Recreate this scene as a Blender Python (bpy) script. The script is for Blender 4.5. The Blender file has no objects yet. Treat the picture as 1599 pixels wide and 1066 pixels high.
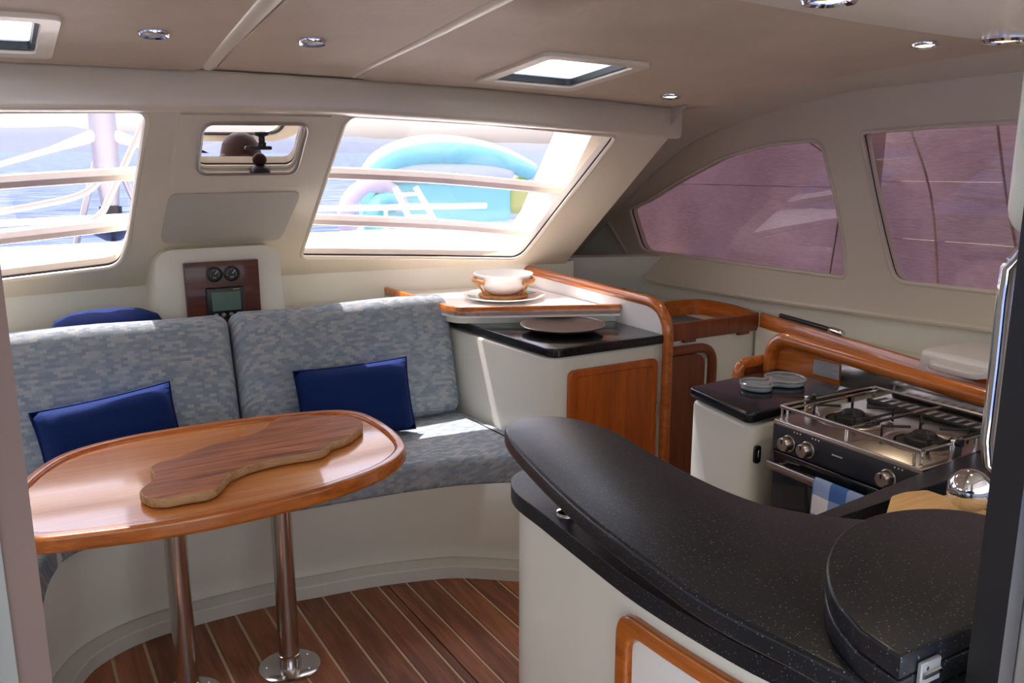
import bpy, bmesh, math, random
from mathutils import Vector, Matrix, geometry
random.seed(7)
S = bpy.context.scene
COL = S.collection
R = math.radians

# ------------------------------------------------------------------ camera, world, sun, exposure
cam_d = bpy.data.cameras.new('camera'); cam = bpy.data.objects.new('camera', cam_d); COL.objects.link(cam)
cam.location = (0, 0, 1.5)
cam.rotation_euler = (R(90 - 12.384), 0, R(-30.4))
cam_d.sensor_width = 36; cam_d.lens = 1380 * 36 / 1599; cam_d.clip_start = 0.02; cam_d.clip_end = 3000
S.camera = cam
w = bpy.data.worlds.new('sky'); S.world = w; w.use_nodes = True
nt = w.node_tree; nt.nodes.clear()
sky = nt.nodes.new('ShaderNodeTexSky'); sky.sky_type = 'NISHITA'; sky.sun_disc = False
sky.sun_elevation = R(67); sky.sun_rotation = R(-8); sky.air_density = 1.0; sky.dust_density = 3.5; sky.ozone_density = 1.0
bg = nt.nodes.new('ShaderNodeBackground'); bg.inputs[1].default_value = 0.42
wo = nt.nodes.new('ShaderNodeOutputWorld')
hs = nt.nodes.new('ShaderNodeHueSaturation'); hs.inputs['Saturation'].default_value = .45; nt.links.new(sky.outputs[0], hs.inputs['Color']); nt.links.new(hs.outputs[0], bg.inputs[0]); nt.links.new(bg.outputs[0], wo.inputs[0])
sun_d = bpy.data.lights.new('sun', 'SUN'); sun_d.energy = 7.0; sun_d.angle = R(0.6); sun_d.color = (1.0, 0.95, 0.86)
sun = bpy.data.objects.new('sun', sun_d); COL.objects.link(sun)
sun.rotation_euler = Vector((0.06, -0.40, -1)).to_track_quat('-Z', 'Y').to_euler()
vs = S.view_settings
vs.view_transform = 'Standard'; vs.look = 'None'; vs.gamma = 1.0; vs.use_curve_mapping = False
vs.exposure = .68
S.cycles.max_bounces = 10; S.cycles.transparent_max_bounces = 16; S.cycles.diffuse_bounces = 6; S.cycles.caustics_reflective = False; S.cycles.caustics_refractive = False
S.cycles.use_denoising = True

# ------------------------------------------------------------------ materials
def srgb(r, g, b):
    f = lambda c: (c / 255 / 12.92) if c / 255 <= .04045 else ((c / 255 + .055) / 1.055) ** 2.4
    return (f(r), f(g), f(b), 1)
M = {}
class NT:
    def __init__(s, name):
        s.m = bpy.data.materials.new(name); s.m.use_nodes = True; s.t = s.m.node_tree; s.t.nodes.clear()
        s.out = s.n('ShaderNodeOutputMaterial'); s.b = s.n('ShaderNodeBsdfPrincipled'); s.l(s.b.outputs[0], s.out.inputs[0]); M[name] = s.m
    def n(s, ty, **k):
        x = s.t.nodes.new(ty)
        for a, v in k.items(): setattr(x, a, v)
        return x
    def l(s, a, b): s.t.links.new(a, b)
    def setp(s, **k):
        for a, v in k.items(): s.b.inputs[a.replace('_', ' ')].default_value = v
    def coord(s, scale=(1, 1, 1), rot=(0, 0, 0), which='Object'):
        tc = s.n('ShaderNodeTexCoord'); mp = s.n('ShaderNodeMapping'); mp.inputs['Scale'].default_value = scale; mp.inputs['Rotation'].default_value = rot
        s.l(tc.outputs[which], mp.inputs[0]); return mp.outputs[0]
    def ramp(s, fac, stops):
        r = s.n('ShaderNodeValToRGB'); e = r.color_ramp.elements
        while len(e) < len(stops): e.new(.5)
        for x, (p, c) in zip(e, stops): x.position = p; x.color = c
        s.l(fac, r.inputs[0]); return r.outputs[0]
    def noise(s, vec, scale=5, detail=4, rough=.55, dist=0):
        x = s.n('ShaderNodeTexNoise'); x.inputs['Scale'].default_value = scale; x.inputs['Detail'].default_value = detail; x.inputs['Roughness'].default_value = rough; x.inputs['Distortion'].default_value = dist
        if vec is not None: s.l(vec, x.inputs[0])
        return x.outputs[0]
    def bump(s, h, strength=.2, dist=.01):
        x = s.n('ShaderNodeBump'); x.inputs['Strength'].default_value = strength; x.inputs['Distance'].default_value = dist; s.l(h, x.inputs['Height']); s.l(x.outputs[0], s.b.inputs['Normal'])
    def math(s, op, a, b=None):
        x = s.n('ShaderNodeMath', operation=op)
        for i, v in enumerate((a, b)):
            if v is None: continue
            if isinstance(v, (int, float)): x.inputs[i].default_value = v
            else: s.l(v, x.inputs[i])
        return x.outputs[0]
    def mix(s, fac, a, b, blend='MIX'):
        x = s.n('ShaderNodeMix', data_type='RGBA', blend_type=blend)
        for i, v in ((0, fac), (6, a), (7, b)):
            if isinstance(v, (int, float, tuple)): x.inputs[i].default_value = v
            else: s.l(v, x.inputs[i])
        return x.outputs[2]

def plain(name, col, rough=.5, metal=0, coat=0, spec=.5, mottle=.06, bump=0, bscale=60, emit=None):
    t = NT(name); v = t.coord()
    n = t.noise(v, 3.5, 3)
    c2 = tuple(c * (1 - mottle) for c in col[:3]) + (1,)
    t.l(t.ramp(n, [(.3, c2), (.7, col)]), t.b.inputs['Base Color'])
    t.setp(Roughness=rough, Metallic=metal, Coat_Weight=coat, Coat_Roughness=.08, Specular_IOR_Level=spec)
    if bump: t.bump(t.noise(v, bscale, 5), bump, .004)
    if emit: t.b.inputs['Emission Color'].default_value = emit[0]; t.b.inputs['Emission Strength'].default_value = emit[1]
    return t.m
def wood(name, dark, light, axis=0, scale=1.0, rough=.3, coat=.6, rand=0.0):
    t = NT(name); sc = [14 * scale] * 3; sc[axis] = 1.1 * scale
    v = t.coord(tuple(sc))
    n1 = t.noise(v, 2.2, 6, .6, .6)
    sc2 = [90 * scale] * 3; sc2[axis] = 5 * scale
    n2 = t.noise(t.coord(tuple(sc2)), 1.5, 3)
    f = t.math('ADD', t.math('MULTIPLY', n1, .7), t.math('MULTIPLY', n2, .3))
    if rand:
        oi = t.n('ShaderNodeObjectInfo'); f = t.math('ADD', f, t.math('MULTIPLY', t.math('SUBTRACT', oi.outputs['Random'], .5), rand))
    t.l(t.ramp(f, [(.34, dark), (.66, light)]), t.b.inputs['Base Color'])
    t.setp(Roughness=rough, Coat_Weight=coat, Coat_Roughness=.06)
    t.bump(n2, .06, .002)
    return t.m
plain('gelcoat', srgb(226, 217, 196), .32, coat=.25, mottle=.03)
plain('gelcoat_white', srgb(231, 230, 217), .28, coat=.35, mottle=.03)
plain('vinyl_wall', srgb(205, 196, 180), .45, mottle=.04, bump=.05)
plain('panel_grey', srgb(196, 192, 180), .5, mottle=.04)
plain('white_laminate', srgb(236, 234, 230), .3, coat=.2, mottle=.02)
plain('kick_white', srgb(212, 210, 200), .5, mottle=.1)
plain('liner', srgb(206, 189, 166), .55, mottle=.14, bump=.35, bscale=45)
wood('varnish', srgb(158, 78, 20), srgb(212, 124, 46), 0, 1.0, .28, .6)
wood('varnish_y', srgb(152, 74, 18), srgb(204, 116, 42), 1, 1.0, .28, .6)
wood('varnish_z', srgb(150, 68, 8), srgb(200, 102, 20), 2, 1.0, .35, .4)
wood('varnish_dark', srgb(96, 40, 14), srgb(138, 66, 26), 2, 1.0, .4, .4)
wood('table_top', srgb(196, 112, 44), srgb(228, 150, 74), 0, .8, .25, .9)
wood('mahogany', srgb(58, 20, 10), srgb(104, 44, 24), 0, 1.5, .4, .4)
wood('teak', srgb(112, 62, 38), srgb(174, 108, 68), 1, .9, .5, .1, .3)
wood('driftwood', srgb(104, 50, 26), srgb(196, 122, 74), 0, 1.3, .65, 0)
wood('driftwood_edge', srgb(150, 112, 70), srgb(206, 174, 130), 0, 2, .8, 0)
wood('bamboo', srgb(170, 104, 48), srgb(214, 150, 84), 0, 1.5, .5, .1)
wood('maple', srgb(206, 158, 96), srgb(232, 194, 134), 0, 1.2, .5, .1)
plain('caulk', srgb(214, 196, 160), .6)
plain('caulk_dark', srgb(26, 18, 14), .8)
plain('rubber', (0.008, .008, .009, 1), .5)
plain('black_plastic', (0.012, .012, .014, 1), .35)
plain('black_glass', (0.006, .007, .01, 1), .06, coat=.5)
plain('panel_black', srgb(34, 38, 46), .3, coat=.3)
plain('steel', (.62, .60, .58, 1), .16, 1, mottle=.05)
plain('chrome', (.78, .78, .8, 1), .07, 1, mottle=.02)
plain('brushed', (.50, .44, .40, 1), .28, 1, mottle=.12)
plain('aluminium', (.55, .52, .5, 1), .35, 1, mottle=.1)
plain('bronze_alu', srgb(92, 70, 60), .5, .2, mottle=.3)
plain('strip_grey', srgb(112, 112, 106), .5, .2, mottle=.15)
plain('iron', (.012, .012, .012, 1), .5, .3)
plain('blue_canvas', srgb(14, 40, 96), .85, spec=.2, mottle=.15, bump=.3, bscale=220)
plain('ceramic', srgb(238, 236, 232), .15, coat=.5, mottle=.01)
plain('platter_bronze', srgb(104, 88, 80), .35, .35, mottle=.35, bump=.2, bscale=70)
plain('grey_mat', srgb(92, 96, 98), .9, bump=.3, bscale=150)
plain('grey_plate', srgb(166, 166, 168), .4, .3)
plain('lcd', srgb(96, 122, 112), .2, coat=.5)
plain('white_print', (.75, .75, .75, 1), .5)
plain('yellow_print', srgb(210, 190, 60), .5)
plain('grey_print', (.2, .2, .22, 1), .5)
plain('deck_white', srgb(235, 234, 230), .5)
plain('rail_white', srgb(226, 220, 214), .35)
plain('turquoise', srgb(168, 240, 222), .45)
plain('turquoise_glaze', srgb(110, 178, 186), .2, mottle=.4)
plain('yellow_fabric', srgb(236, 226, 130), .5)
plain('pink_white', srgb(236, 214, 214), .5)
plain('rope', srgb(176, 164, 154), .8, bump=.3)
plain('mast_grey', srgb(176, 170, 172), .4, .3)
plain('hill_haze', srgb(84, 94, 112), .9, mottle=.3)  # distance haze is put into this blue-grey base colour
plain('bell_wood', srgb(52, 18, 6), .55, coat=0, spec=.25, mottle=.3)
plain('off_lens', (.55, .53, .5, 1), .25)
plain('lit_lens', (.9, .85, .7, 1), .3, emit=((1.0, .80, .45, 1), 2.6))
plain('trampoline_grey', srgb(190, 186, 190), .9)
# stone worktop with light flecks
t = NT('stone'); v = t.coord()
vo = t.n('ShaderNodeTexVoronoi'); vo.inputs['Scale'].default_value = 210; t.l(v, vo.inputs[0])
spk = t.ramp(vo.outputs['Distance'], [(.10, (1, 1, 1, 1)), (.24, (0, 0, 0, 1))])
sel = t.math('GREATER_THAN', t.noise(v, 320, 1), .47)
f = t.math('MULTIPLY', spk, sel)
base = t.ramp(t.noise(v, 9, 4), [(.3, (.009, .010, .013, 1)), (.7, (.015, .016, .021, 1))])
t.l(t.mix(f, base, (.20, .25, .31, 1)), t.b.inputs['Base Color']); t.setp(Roughness=.33, Specular_IOR_Level=.38)
# polished plain black counter
t = NT('stone_polished'); v = t.coord()
t.l(t.ramp(t.noise(v, 150, 2), [(.45, (.008, .008, .010, 1)), (.8, (.022, .022, .026, 1))]), t.b.inputs['Base Color']); t.setp(Roughness=.16)
# woven upholstery: rows of short blocks in greys and blues, thin weft lines
t = NT('weave')
tc = t.n('ShaderNodeTexCoord'); sx = t.n('ShaderNodeSeparateXYZ'); t.l(tc.outputs['Object'], sx.inputs[0])
vv = t.math('ADD', sx.outputs[1], sx.outputs[2])
warp = t.noise(tc.outputs['Object'], 2.2, 2)
vv = t.math('ADD', vv, t.math('MULTIPLY', warp, .012))
row = t.math('FLOOR', t.math('DIVIDE', vv, .0105))
off = t.math('MULTIPLY', t.math('FRACT', t.math('MULTIPLY', row, .5)), .022)
cel = t.math('FLOOR', t.math('DIVIDE', t.math('ADD', sx.outputs[0], off), .022))
cb = t.n('ShaderNodeCombineXYZ'); t.l(cel, cb.inputs[0]); t.l(row, cb.inputs[1])
wn = t.n('ShaderNodeTexWhiteNoise', noise_dimensions='2D'); t.l(cb.outputs[0], wn.inputs[0])
col = t.ramp(wn.outputs[0], [(0, srgb(140, 153, 163)), (.4, srgb(154, 165, 172)), (.65, srgb(170, 176, 178)), (1, srgb(190, 190, 186))])
ln = t.math('FRACT', t.math('DIVIDE', vv, .0042))
lnm = t.math('MULTIPLY', t.math('LESS_THAN', ln, .42), .38)
cxl = t.math('MULTIPLY', t.math('LESS_THAN', t.math('FRACT', t.math('DIVIDE', sx.outputs[0], .0055)), .3), .16)
col = t.mix(t.math('ADD', lnm, cxl), col, srgb(96, 110, 128))
t.l(col, t.b.inputs['Base Color']); t.setp(Roughness=.92, Specular_IOR_Level=.15); t.bump(ln, .25, .002)
# gingham tea towel
t = NT('gingham'); tc = t.n('ShaderNodeTexCoord'); sx = t.n('ShaderNodeSeparateXYZ'); t.l(tc.outputs['Object'], sx.inputs[0])
a = t.math('LESS_THAN', t.math('FRACT', t.math('DIVIDE', t.math('ADD', sx.outputs[1], .074), .09)), .5)
b_ = t.math('LESS_THAN', t.math('FRACT', t.math('DIVIDE', t.math('ADD', sx.outputs[2], .075), .09)), .5)
sm = t.math('MULTIPLY', t.math('ADD', a, b_), .5)
t.l(t.ramp(sm, [(.2, srgb(236, 234, 234)), (.5, srgb(150, 172, 214)), (.8, srgb(72, 112, 184))]), t.b.inputs['Base Color']); t.setp(Roughness=.9)
# glass sheets: mostly clear with a faint reflection
def glass(name, tint, refl=.06, rough=.0):
    t = NT(name); t.t.nodes.remove(t.b)
    tr = t.n('ShaderNodeBsdfTransparent'); tr.inputs[0].default_value = tint
    gl = t.n('ShaderNodeBsdfGlossy'); gl.inputs['Roughness'].default_value = rough
    fr = t.n('ShaderNodeLayerWeight'); fr.inputs[0].default_value = .5
    mx = t.n('ShaderNodeMixShader'); t.l(t.math('ADD', t.math('MULTIPLY', t.math('POWER', fr.outputs['Facing'], 5), .5), refl * .35), mx.inputs[0]); t.l(tr.outputs[0], mx.inputs[1]); t.l(gl.outputs[0], mx.inputs[2]); t.l(mx.outputs[0], t.out.inputs[0])
    return t.m
glass('glass', (.93, .90, .94, 1)); glass('glass_side', (.93, .9, .9, 1));  plain('rest_glass', srgb(140, 148, 150), .12, coat=.6, mottle=.2)
t = NT('hatch_glass'); t.t.nodes.remove(t.b)
tr = t.n('ShaderNodeBsdfTransparent'); tr.inputs[0].default_value = (.9, .93, 1, 1); tl = t.n('ShaderNodeBsdfTranslucent'); tl.inputs[0].default_value = (.8, .85, .95, 1)
mx = t.n('ShaderNodeMixShader'); mx.inputs[0].default_value = .3; t.l(tr.outputs[0], mx.inputs[1]); t.l(tl.outputs[0], mx.inputs[2]); t.l(mx.outputs[0], t.out.inputs[0])
# open-weave sun screen fabric outside the side windows
t = NT('screen_mesh'); t.t.nodes.remove(t.b); v = t.coord()
wv = t.n('ShaderNodeTexWave', wave_type='BANDS', bands_direction='Z'); wv.inputs['Scale'].default_value = 75; wv.inputs['Distortion'].default_value = 3; t.l(v, wv.inputs[0])
big = t.noise(v, 3, 3)
fac = t.math('ADD', t.math('MULTIPLY', wv.outputs[1], .30), t.math('ADD', t.math('MULTIPLY', big, .30), t.math('MULTIPLY', t.noise(t.coord((1, 9, 160)), 3, 3), .40)))
c = t.ramp(fac, [(.28, srgb(150, 128, 130)), (.72, srgb(212, 188, 186))])
df = t.n('ShaderNodeBsdfDiffuse'); tl = t.n('ShaderNodeBsdfTranslucent'); t.l(c, df.inputs[0]); t.l(c, tl.inputs[0])
mx = t.n('ShaderNodeMixShader'); mx.inputs[0].default_value = .75; t.l(df.outputs[0], mx.inputs[1]); t.l(tl.outputs[0], mx.inputs[2]); t.l(mx.outputs[0], t.out.inputs[0])
# sea
t = NT('sea'); v = t.coord()
n = t.noise(t.coord((.5, 1.3, 1)), 1.1, 7, .6)
t.l(t.ramp(n, [(.35, srgb(52, 66, 116)), (.65, srgb(100, 116, 158))]), t.b.inputs['Base Color']); t.setp(Roughness=.65, Specular_IOR_Level=.06)
t.bump(n, .8, .4)

# ------------------------------------------------------------------ mesh helpers
def finish(name, bm, mat, parent=None, smooth=True, angle=38, bev=0, seg=3, local=False):
    me = bpy.data.meshes.new(name); bmesh.ops.recalc_face_normals(bm, faces=bm.faces[:]); bm.to_mesh(me); bm.free()
    me.materials.append(M[mat])
    if smooth:
        for p in me.polygons: p.use_smooth = True
        me.set_sharp_from_angle(angle=R(angle))
    o = bpy.data.objects.new(name, me); COL.objects.link(o)
    if parent is not None:
        o.parent = parent
        if parent.type == 'EMPTY' and not local: o.matrix_parent_inverse = Matrix.LocRotScale(parent.location, parent.rotation_euler, None).inverted()
    if bev:
        m = o.modifiers.new('bevel', 'BEVEL'); m.width = bev; m.segments = seg; m.limit_method = 'ANGLE'; m.angle_limit = R(40); m.harden_normals = False
    return o
def tag(o, label, cat, group=None):
    o['label'] = label; o['category'] = cat
    if group: o['group'] = group
    return o
def struct(o): o['kind'] = 'structure'; return o
def thing(name, label, cat, loc=(0, 0, 0), rotz=0, group=None):
    o = bpy.data.objects.new(name, None); COL.objects.link(o); o.empty_display_size = .1
    o.location = loc; o.rotation_euler = (0, 0, rotz); return tag(o, label, cat, group)
def box(x0, x1, y0, y1, z0, z1, bm=None):
    bm = bm or bmesh.new()
    vs_ = [bm.verts.new((x, y, z)) for x in (x0, x1) for y in (y0, y1) for z in (z0, z1)]
    for f in ((0, 1, 3, 2), (4, 6, 7, 5), (0, 4, 5, 1), (2, 3, 7, 6), (0, 2, 6, 4), (1, 5, 7, 3)): bm.faces.new([vs_[i] for i in f])
    return bm
def rbox(x0, x1, y0, y1, z0, z1, r=.01, seg=3):
    bm = box(x0, x1, y0, y1, z0, z1); bmesh.ops.recalc_face_normals(bm, faces=bm.faces[:])
    bmesh.ops.bevel(bm, geom=bm.edges[:], offset=r, segments=seg, profile=.5, affect='EDGES'); return bm
def rpoly(pts, r=.03, n=5):
    """round the corners of a 2D polygon (r one value or a list)"""
    out = []; N = len(pts)
    for i, p in enumerate(pts):
        ri = r[i] if isinstance(r, (list, tuple)) else r
        p = Vector(p[:2]); a = Vector(pts[i - 1][:2]); b = Vector(pts[(i + 1) % N][:2])
        if ri <= 0: out.append((p.x, p.y)); continue
        da = (a - p); db = (b - p); ri = min(ri, da.length * .48, db.length * .48)
        A = p + da.normalized() * ri; B = p + db.normalized() * ri
        for k in range(n + 1):
            s = k / n; q = A * (1 - s) ** 2 + p * 2 * s * (1 - s) + B * s * s; out.append((q.x, q.y))
    return out
def smooth_loop(pts, n=6, closed=True):
    """Catmull-Rom through the points"""
    out = []; N = len(pts); P = [Vector(p) for p in pts]
    rng = range(N) if closed else range(N - 1)
    for i in rng:
        p0 = P[(i - 1) % N] if closed or i > 0 else P[i]; p1 = P[i]; p2 = P[(i + 1) % N]; p3 = P[(i + 2) % N] if closed or i + 2 < N else p2
        for k in range(n):
            s = k / n
            q = .5 * ((2 * p1) + (p2 - p0) * s + (2 * p0 - 5 * p1 + 4 * p2 - p3) * s * s + (3 * p1 - p0 - 3 * p2 + p3) * s ** 3)
            out.append(tuple(q))
    if not closed: out.append(tuple(P[-1]))
    return out
def prism(outline, z0, z1, r=0, seg=3, top_only=False):
    bm = bmesh.new(); N = len(outline)
    a = [bm.verts.new((x, y, z0)) for x, y in outline]; b = [bm.verts.new((x, y, z1)) for x, y in outline]
    bm.faces.new(a[::-1]); bm.faces.new(b)
    for i in range(N): bm.faces.new((a[i], a[(i + 1) % N], b[(i + 1) % N], b[i]))
    bmesh.ops.recalc_face_normals(bm, faces=bm.faces[:])
    if r:
        es = [e for e in bm.edges if (e.verts[0].co.z == e.verts[1].co.z) and (not top_only or abs(e.verts[0].co.z - z1) < 1e-6)]
        bmesh.ops.bevel(bm, geom=es, offset=r, segments=seg, profile=.5, affect='EDGES')
    return bm
def tube(path, r, n=10, closed=False, bm=None, sq=(1, 1)):
    bm = bm or bmesh.new(); P = [Vector(p) for p in path]; N = len(P); rings = []; up = None
    for i, p in enumerate(P):
        if closed: t_ = (P[(i + 1) % N] - P[i - 1])
        else: t_ = (P[min(i + 1, N - 1)] - P[max(i - 1, 0)])
        t_.normalize()
        if up is None:
            up = Vector((0, 0, 1)) if abs(t_.z) < .9 else Vector((1, 0, 0))
        sd = t_.cross(up); sd.normalize(); up = sd.cross(t_); up.normalize()
        rr = r[i] if isinstance(r, (list, tuple)) else r
        rings.append([bm.verts.new(p + sd * math.cos(2 * math.pi * k / n) * rr * sq[0] + up * math.sin(2 * math.pi * k / n) * rr * sq[1]) for k in range(n)])
    for i in range(N if closed else N - 1):
        A, B = rings[i], rings[(i + 1) % N]
        for k in range(n): bm.faces.new((A[k], A[(k + 1) % n], B[(k + 1) % n], B[k]))
    if not closed: bm.faces.new(rings[0][::-1]); bm.faces.new(rings[-1])
    return bm
def lathe(prof, n=32, c=(0, 0, 0), bm=None, axis='z'):
    bm = bm or bmesh.new(); rings = []
    def P(r, h, a):
        x, y = r * math.cos(a), r * math.sin(a)
        q = {'z': (x, y, h), 'y': (x, h, y), 'x': (h, x, y)}[axis]
        return Vector(q) + Vector(c)
    for r, h in prof:
        rings.append([bm.verts.new(P(0, h, 0))] if r < 1e-6 else [bm.verts.new(P(r, h, 2 * math.pi * k / n)) for k in range(n)])
    for A, B in zip(rings, rings[1:]):
        for k in range(n):
            f = [A[k % len(A)], A[(k + 1) % len(A)], B[(k + 1) % len(B)], B[k % len(B)]]
            u = []
            for q in f:
                if q not in u: u.append(q)
            if len(u) > 2: bm.faces.new(u)
    for q in (rings[0], rings[-1]):
        if len(q) > 1: bm.faces.new(q)
    return bm
def inside(p, poly):
    c = False; x, y = p; N = len(poly)
    for i in range(N):
        x0, y0 = poly[i]; x1, y1 = poly[i - 1]
        if (y0 > y) != (y1 > y) and x < (x1 - x0) * (y - y0) / (y1 - y0) + x0: c = not c
    return c
def sheet(outer, holes, fa, fb, step=.12, bm=None):
    """plate with holes laid on a surface: fa / fb map (a, b) to its two faces"""
    bm = bm or bmesh.new(); pts = []; edges = []
    if step:
        def fine(loop):
            o_ = []
            for i, p in enumerate(loop):
                q = loop[(i + 1) % len(loop)]; m_ = max(1, math.ceil(math.hypot(q[0] - p[0], q[1] - p[1]) / step))
                o_ += [(p[0] + (q[0] - p[0]) * k / m_, p[1] + (q[1] - p[1]) * k / m_) for k in range(m_)]
            return o_
        outer = fine(outer); holes = [fine(h) for h in holes]
    for loop in [outer] + holes:
        n0 = len(pts); L = len(loop)
        for i in range(L): pts.append(Vector(loop[i][:2])); edges.append((n0 + i, n0 + (i + 1) % L))
    if step:
        xs = [p[0] for p in outer]; ys = [p[1] for p in outer]
        nx = max(1, int((max(xs) - min(xs)) / step)); ny = max(1, int((max(ys) - min(ys)) / step))
        for i in range(1, nx):
            for j in range(1, ny):
                q = (min(xs) + (max(xs) - min(xs)) * i / nx, min(ys) + (max(ys) - min(ys)) * j / ny)
                if inside(q, outer) and not any(inside(q, h) for h in holes): pts.append(Vector(q))
    vco, _, faces, *_ = geometry.delaunay_2d_cdt(pts, edges, [], 0, 1e-6)
    tris = []
    for f in faces:
        c = sum((vco[i] for i in f), Vector((0, 0))) / len(f)
        if inside(c, outer) and not any(inside(c, h) for h in holes): tris.append(f)
    used = sorted({i for f in tris for i in f})
    A = {i: bm.verts.new(fa(*vco[i])) for i in used}
    cnt = {}
    for f in tris:
        bm.faces.new([A[i] for i in f])
        for k in range(len(f)): e = (f[k], f[(k + 1) % len(f)]); cnt[tuple(sorted(e))] = cnt.get(tuple(sorted(e)), 0) + 1
    if fb:
        B = {i: bm.verts.new(fb(*vco[i])) for i in used}
        for f in tris: bm.faces.new([B[i] for i in f][::-1])
        for (i, j), k in cnt.items():
            if k == 1: bm.faces.new((A[i], A[j], B[j], B[i]))
    return bm
def loft(rows, bm=None, closed=False):
    bm = bm or bmesh.new(); V = [[bm.verts.new(p) for p in r_] for r_ in rows]
    for a, b in zip(V, V[1:]):
        for k in range(len(a) - (0 if closed else 1)): bm.faces.new((a[k], a[(k + 1) % len(a)], b[(k + 1) % len(b)], b[k]))
    return bm
def interp(pts, x):
    pts = sorted(pts)
    if x <= pts[0][0]: return pts[0][1]
    for (a, b), (c, d) in zip(pts, pts[1:]):
        if x <= c: return b + (d - b) * (x - a) / (c - a)
    return pts[-1][1]
def copy_tree(o, parent=None):
    c = o.copy(); COL.objects.link(c); c.parent = parent
    for ch in list(o.children):
        copy_tree(ch, c)
    return c

# ------------------------------------------------------------------ the setting: surfaces
XC = .73                                         # the boat's centreline
def wy(x, z): return 3.6 - 1.245 * (z - 1.02) - .12 * (x - XC) ** 2      # raked, bowed windscreen moulding
def cz(x, y): return min(1.76 - .115 * (y - 2.24) - .0127 * x * x, 1.87)  # cambered headlining

# floor: caulked sole with teak planks
fl = struct(finish('floor', box(-1.25, 2.75, .36, 3.7, -.06, -.004), 'caulk', smooth=False))
x = .173 - .0955 * 3; k = 0
while x < 2.30:
    segs = [(.40, 2.80)]
    if abs(x - (.173 + .0955 * 9)) < .01:
        for a_, b_ in ((x + .005, x + .028), (x + .033, x + .0910)):
            finish('plank', box(a_, b_, .40, 2.80, -.004, 0), 'teak', fl, smooth=False)
        finish('hatch_joint', box(x + .028, x + .033, .40, 2.80, -.004, -.002), 'caulk_dark', fl, smooth=False)
    else:
        finish('plank', box(x + .005, x + .0905, .40, 2.80, -.004, 0), 'teak', fl, smooth=False)
    x += .0955

# windscreen wall
LW = [(.397, 1.105), (.352, 1.070), (.0, 1.045), (-.53, 1.0), (-.585, 1.04), (-.60, 1.505), (-.555, 1.548), (.0, 1.593), (.385, 1.603), (.425, 1.592), (.437, 1.555), (.414, 1.166)]
RW = [(1.072, 1.085), (1.105, 1.058), (1.546, 1.029), (2.0, 1.003), (2.045, 1.035), (2.07, 1.505), (2.03, 1.545), (1.55, 1.582), (1.095, 1.601), (1.05, 1.575)]
LW = smooth_loop(LW, 1); RW = smooth_loop(RW, 1)
LWr = rpoly([(.394, 1.068), (.0, 1.045), (-.59, .998), (-.60, 1.548), (.0, 1.593), (.438, 1.605), (.416, 1.166)], [.05, 0, .05, .05, 0, .04, 0], 6)
RWr = rpoly([(1.072, 1.058), (1.546, 1.029), (2.05, 1.0), (2.068, 1.54), (1.55, 1.582), (1.05, 1.603)], [.03, 0, .05, .03, 0, .04], 6)
PORT = rpoly([(.602, 1.432), (.932, 1.430), (.922, 1.592), (.592, 1.590)], .035, 6)
def Wm(d): return lambda a, b: (a, wy(a, b) + d * .626, b + d * .78)
outer = [(-1.25, .93), (2.262, .93), (2.262, 1.553), (2.11, 1.572), (1.46, 1.61), (.97, 1.628), (.47, 1.626), (.05, 1.62), (-1.25, 1.575)]
wf = struct(finish('wall_front', sheet(outer, [LWr, RWr, PORT], Wm(0), Wm(.05), .09), 'gelcoat'))
lowy = lambda a: 3.655 - .12 * (a - XC) ** 2
finish('lower_panel', sheet([(-1.25, 0), (2.30, 0), (2.30, .99), (-1.25, .99)], [], lambda a, b: (a, lowy(a), b), lambda a, b: (a, lowy(a) + .03, b), .25), 'gelcoat_white', wf)
finish('wing_panel', sheet([(2.2, .75), (2.80, .75), (2.80, 1.80), (2.2, 1.80)], [], lambda a, b: (a, 3.84 - 1.28 * (b - 1.02), b), lambda a, b: (a, 3.90 - 1.28 * (b - 1.02), b), .3), 'vinyl_wall', wf)
finish('wing_return', loft([[(2.25, wy(2.25, z) + .03, z), (2.25, 3.85 - 1.28 * (z - 1.02), z)] for z in (.75, 1.0, 1.25, 1.5, 1.8)]), 'vinyl_wall', wf)
# raised surround of the small opening port, shallow recessed cover below it
PB = rpoly([(.522, 1.385), (1.005, 1.380), (.99, 1.612), (.524, 1.612)], [.03, .03, 0, 0], 5)
finish('port_surround', sheet(PB, [PORT], Wm(-.022), Wm(.0), .1), 'gelcoat', wf, bev=.008)
RC = rpoly([(.522, 1.163), (.965, 1.150), (.985, 1.345), (.53, 1.348)], .03, 5)
finish('access_cover', sheet(RC, [], Wm(-.005), Wm(.002), .1), 'panel_grey', wf, bev=.003)
def window(n, loop, fmap, gm='glass', gr=.005, gd=.018, lm='gelcoat'):
    ring = [fmap(gd)(a, b) for a, b in loop]
    g = struct(finish('window_%d' % n, tube(ring, gr, 6, closed=True), 'rubber'))
    finish('lip', tube([fmap(.004)(a, b) for a, b in loop], .009, 8, closed=True), lm, g)
    finish('pane', sheet(loop, [], fmap(gd + .004), fmap(gd + .008), .1), gm, g)
    return g
window(1, LWr, Wm); window(2, RWr, Wm); g3 = window(3, PORT, Wm, gr=.004)
finish('inner_ring', tube([Wm(-.022)(a, b) for a, b in PORT], .007, 8, closed=True), 'aluminium', g3)

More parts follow.
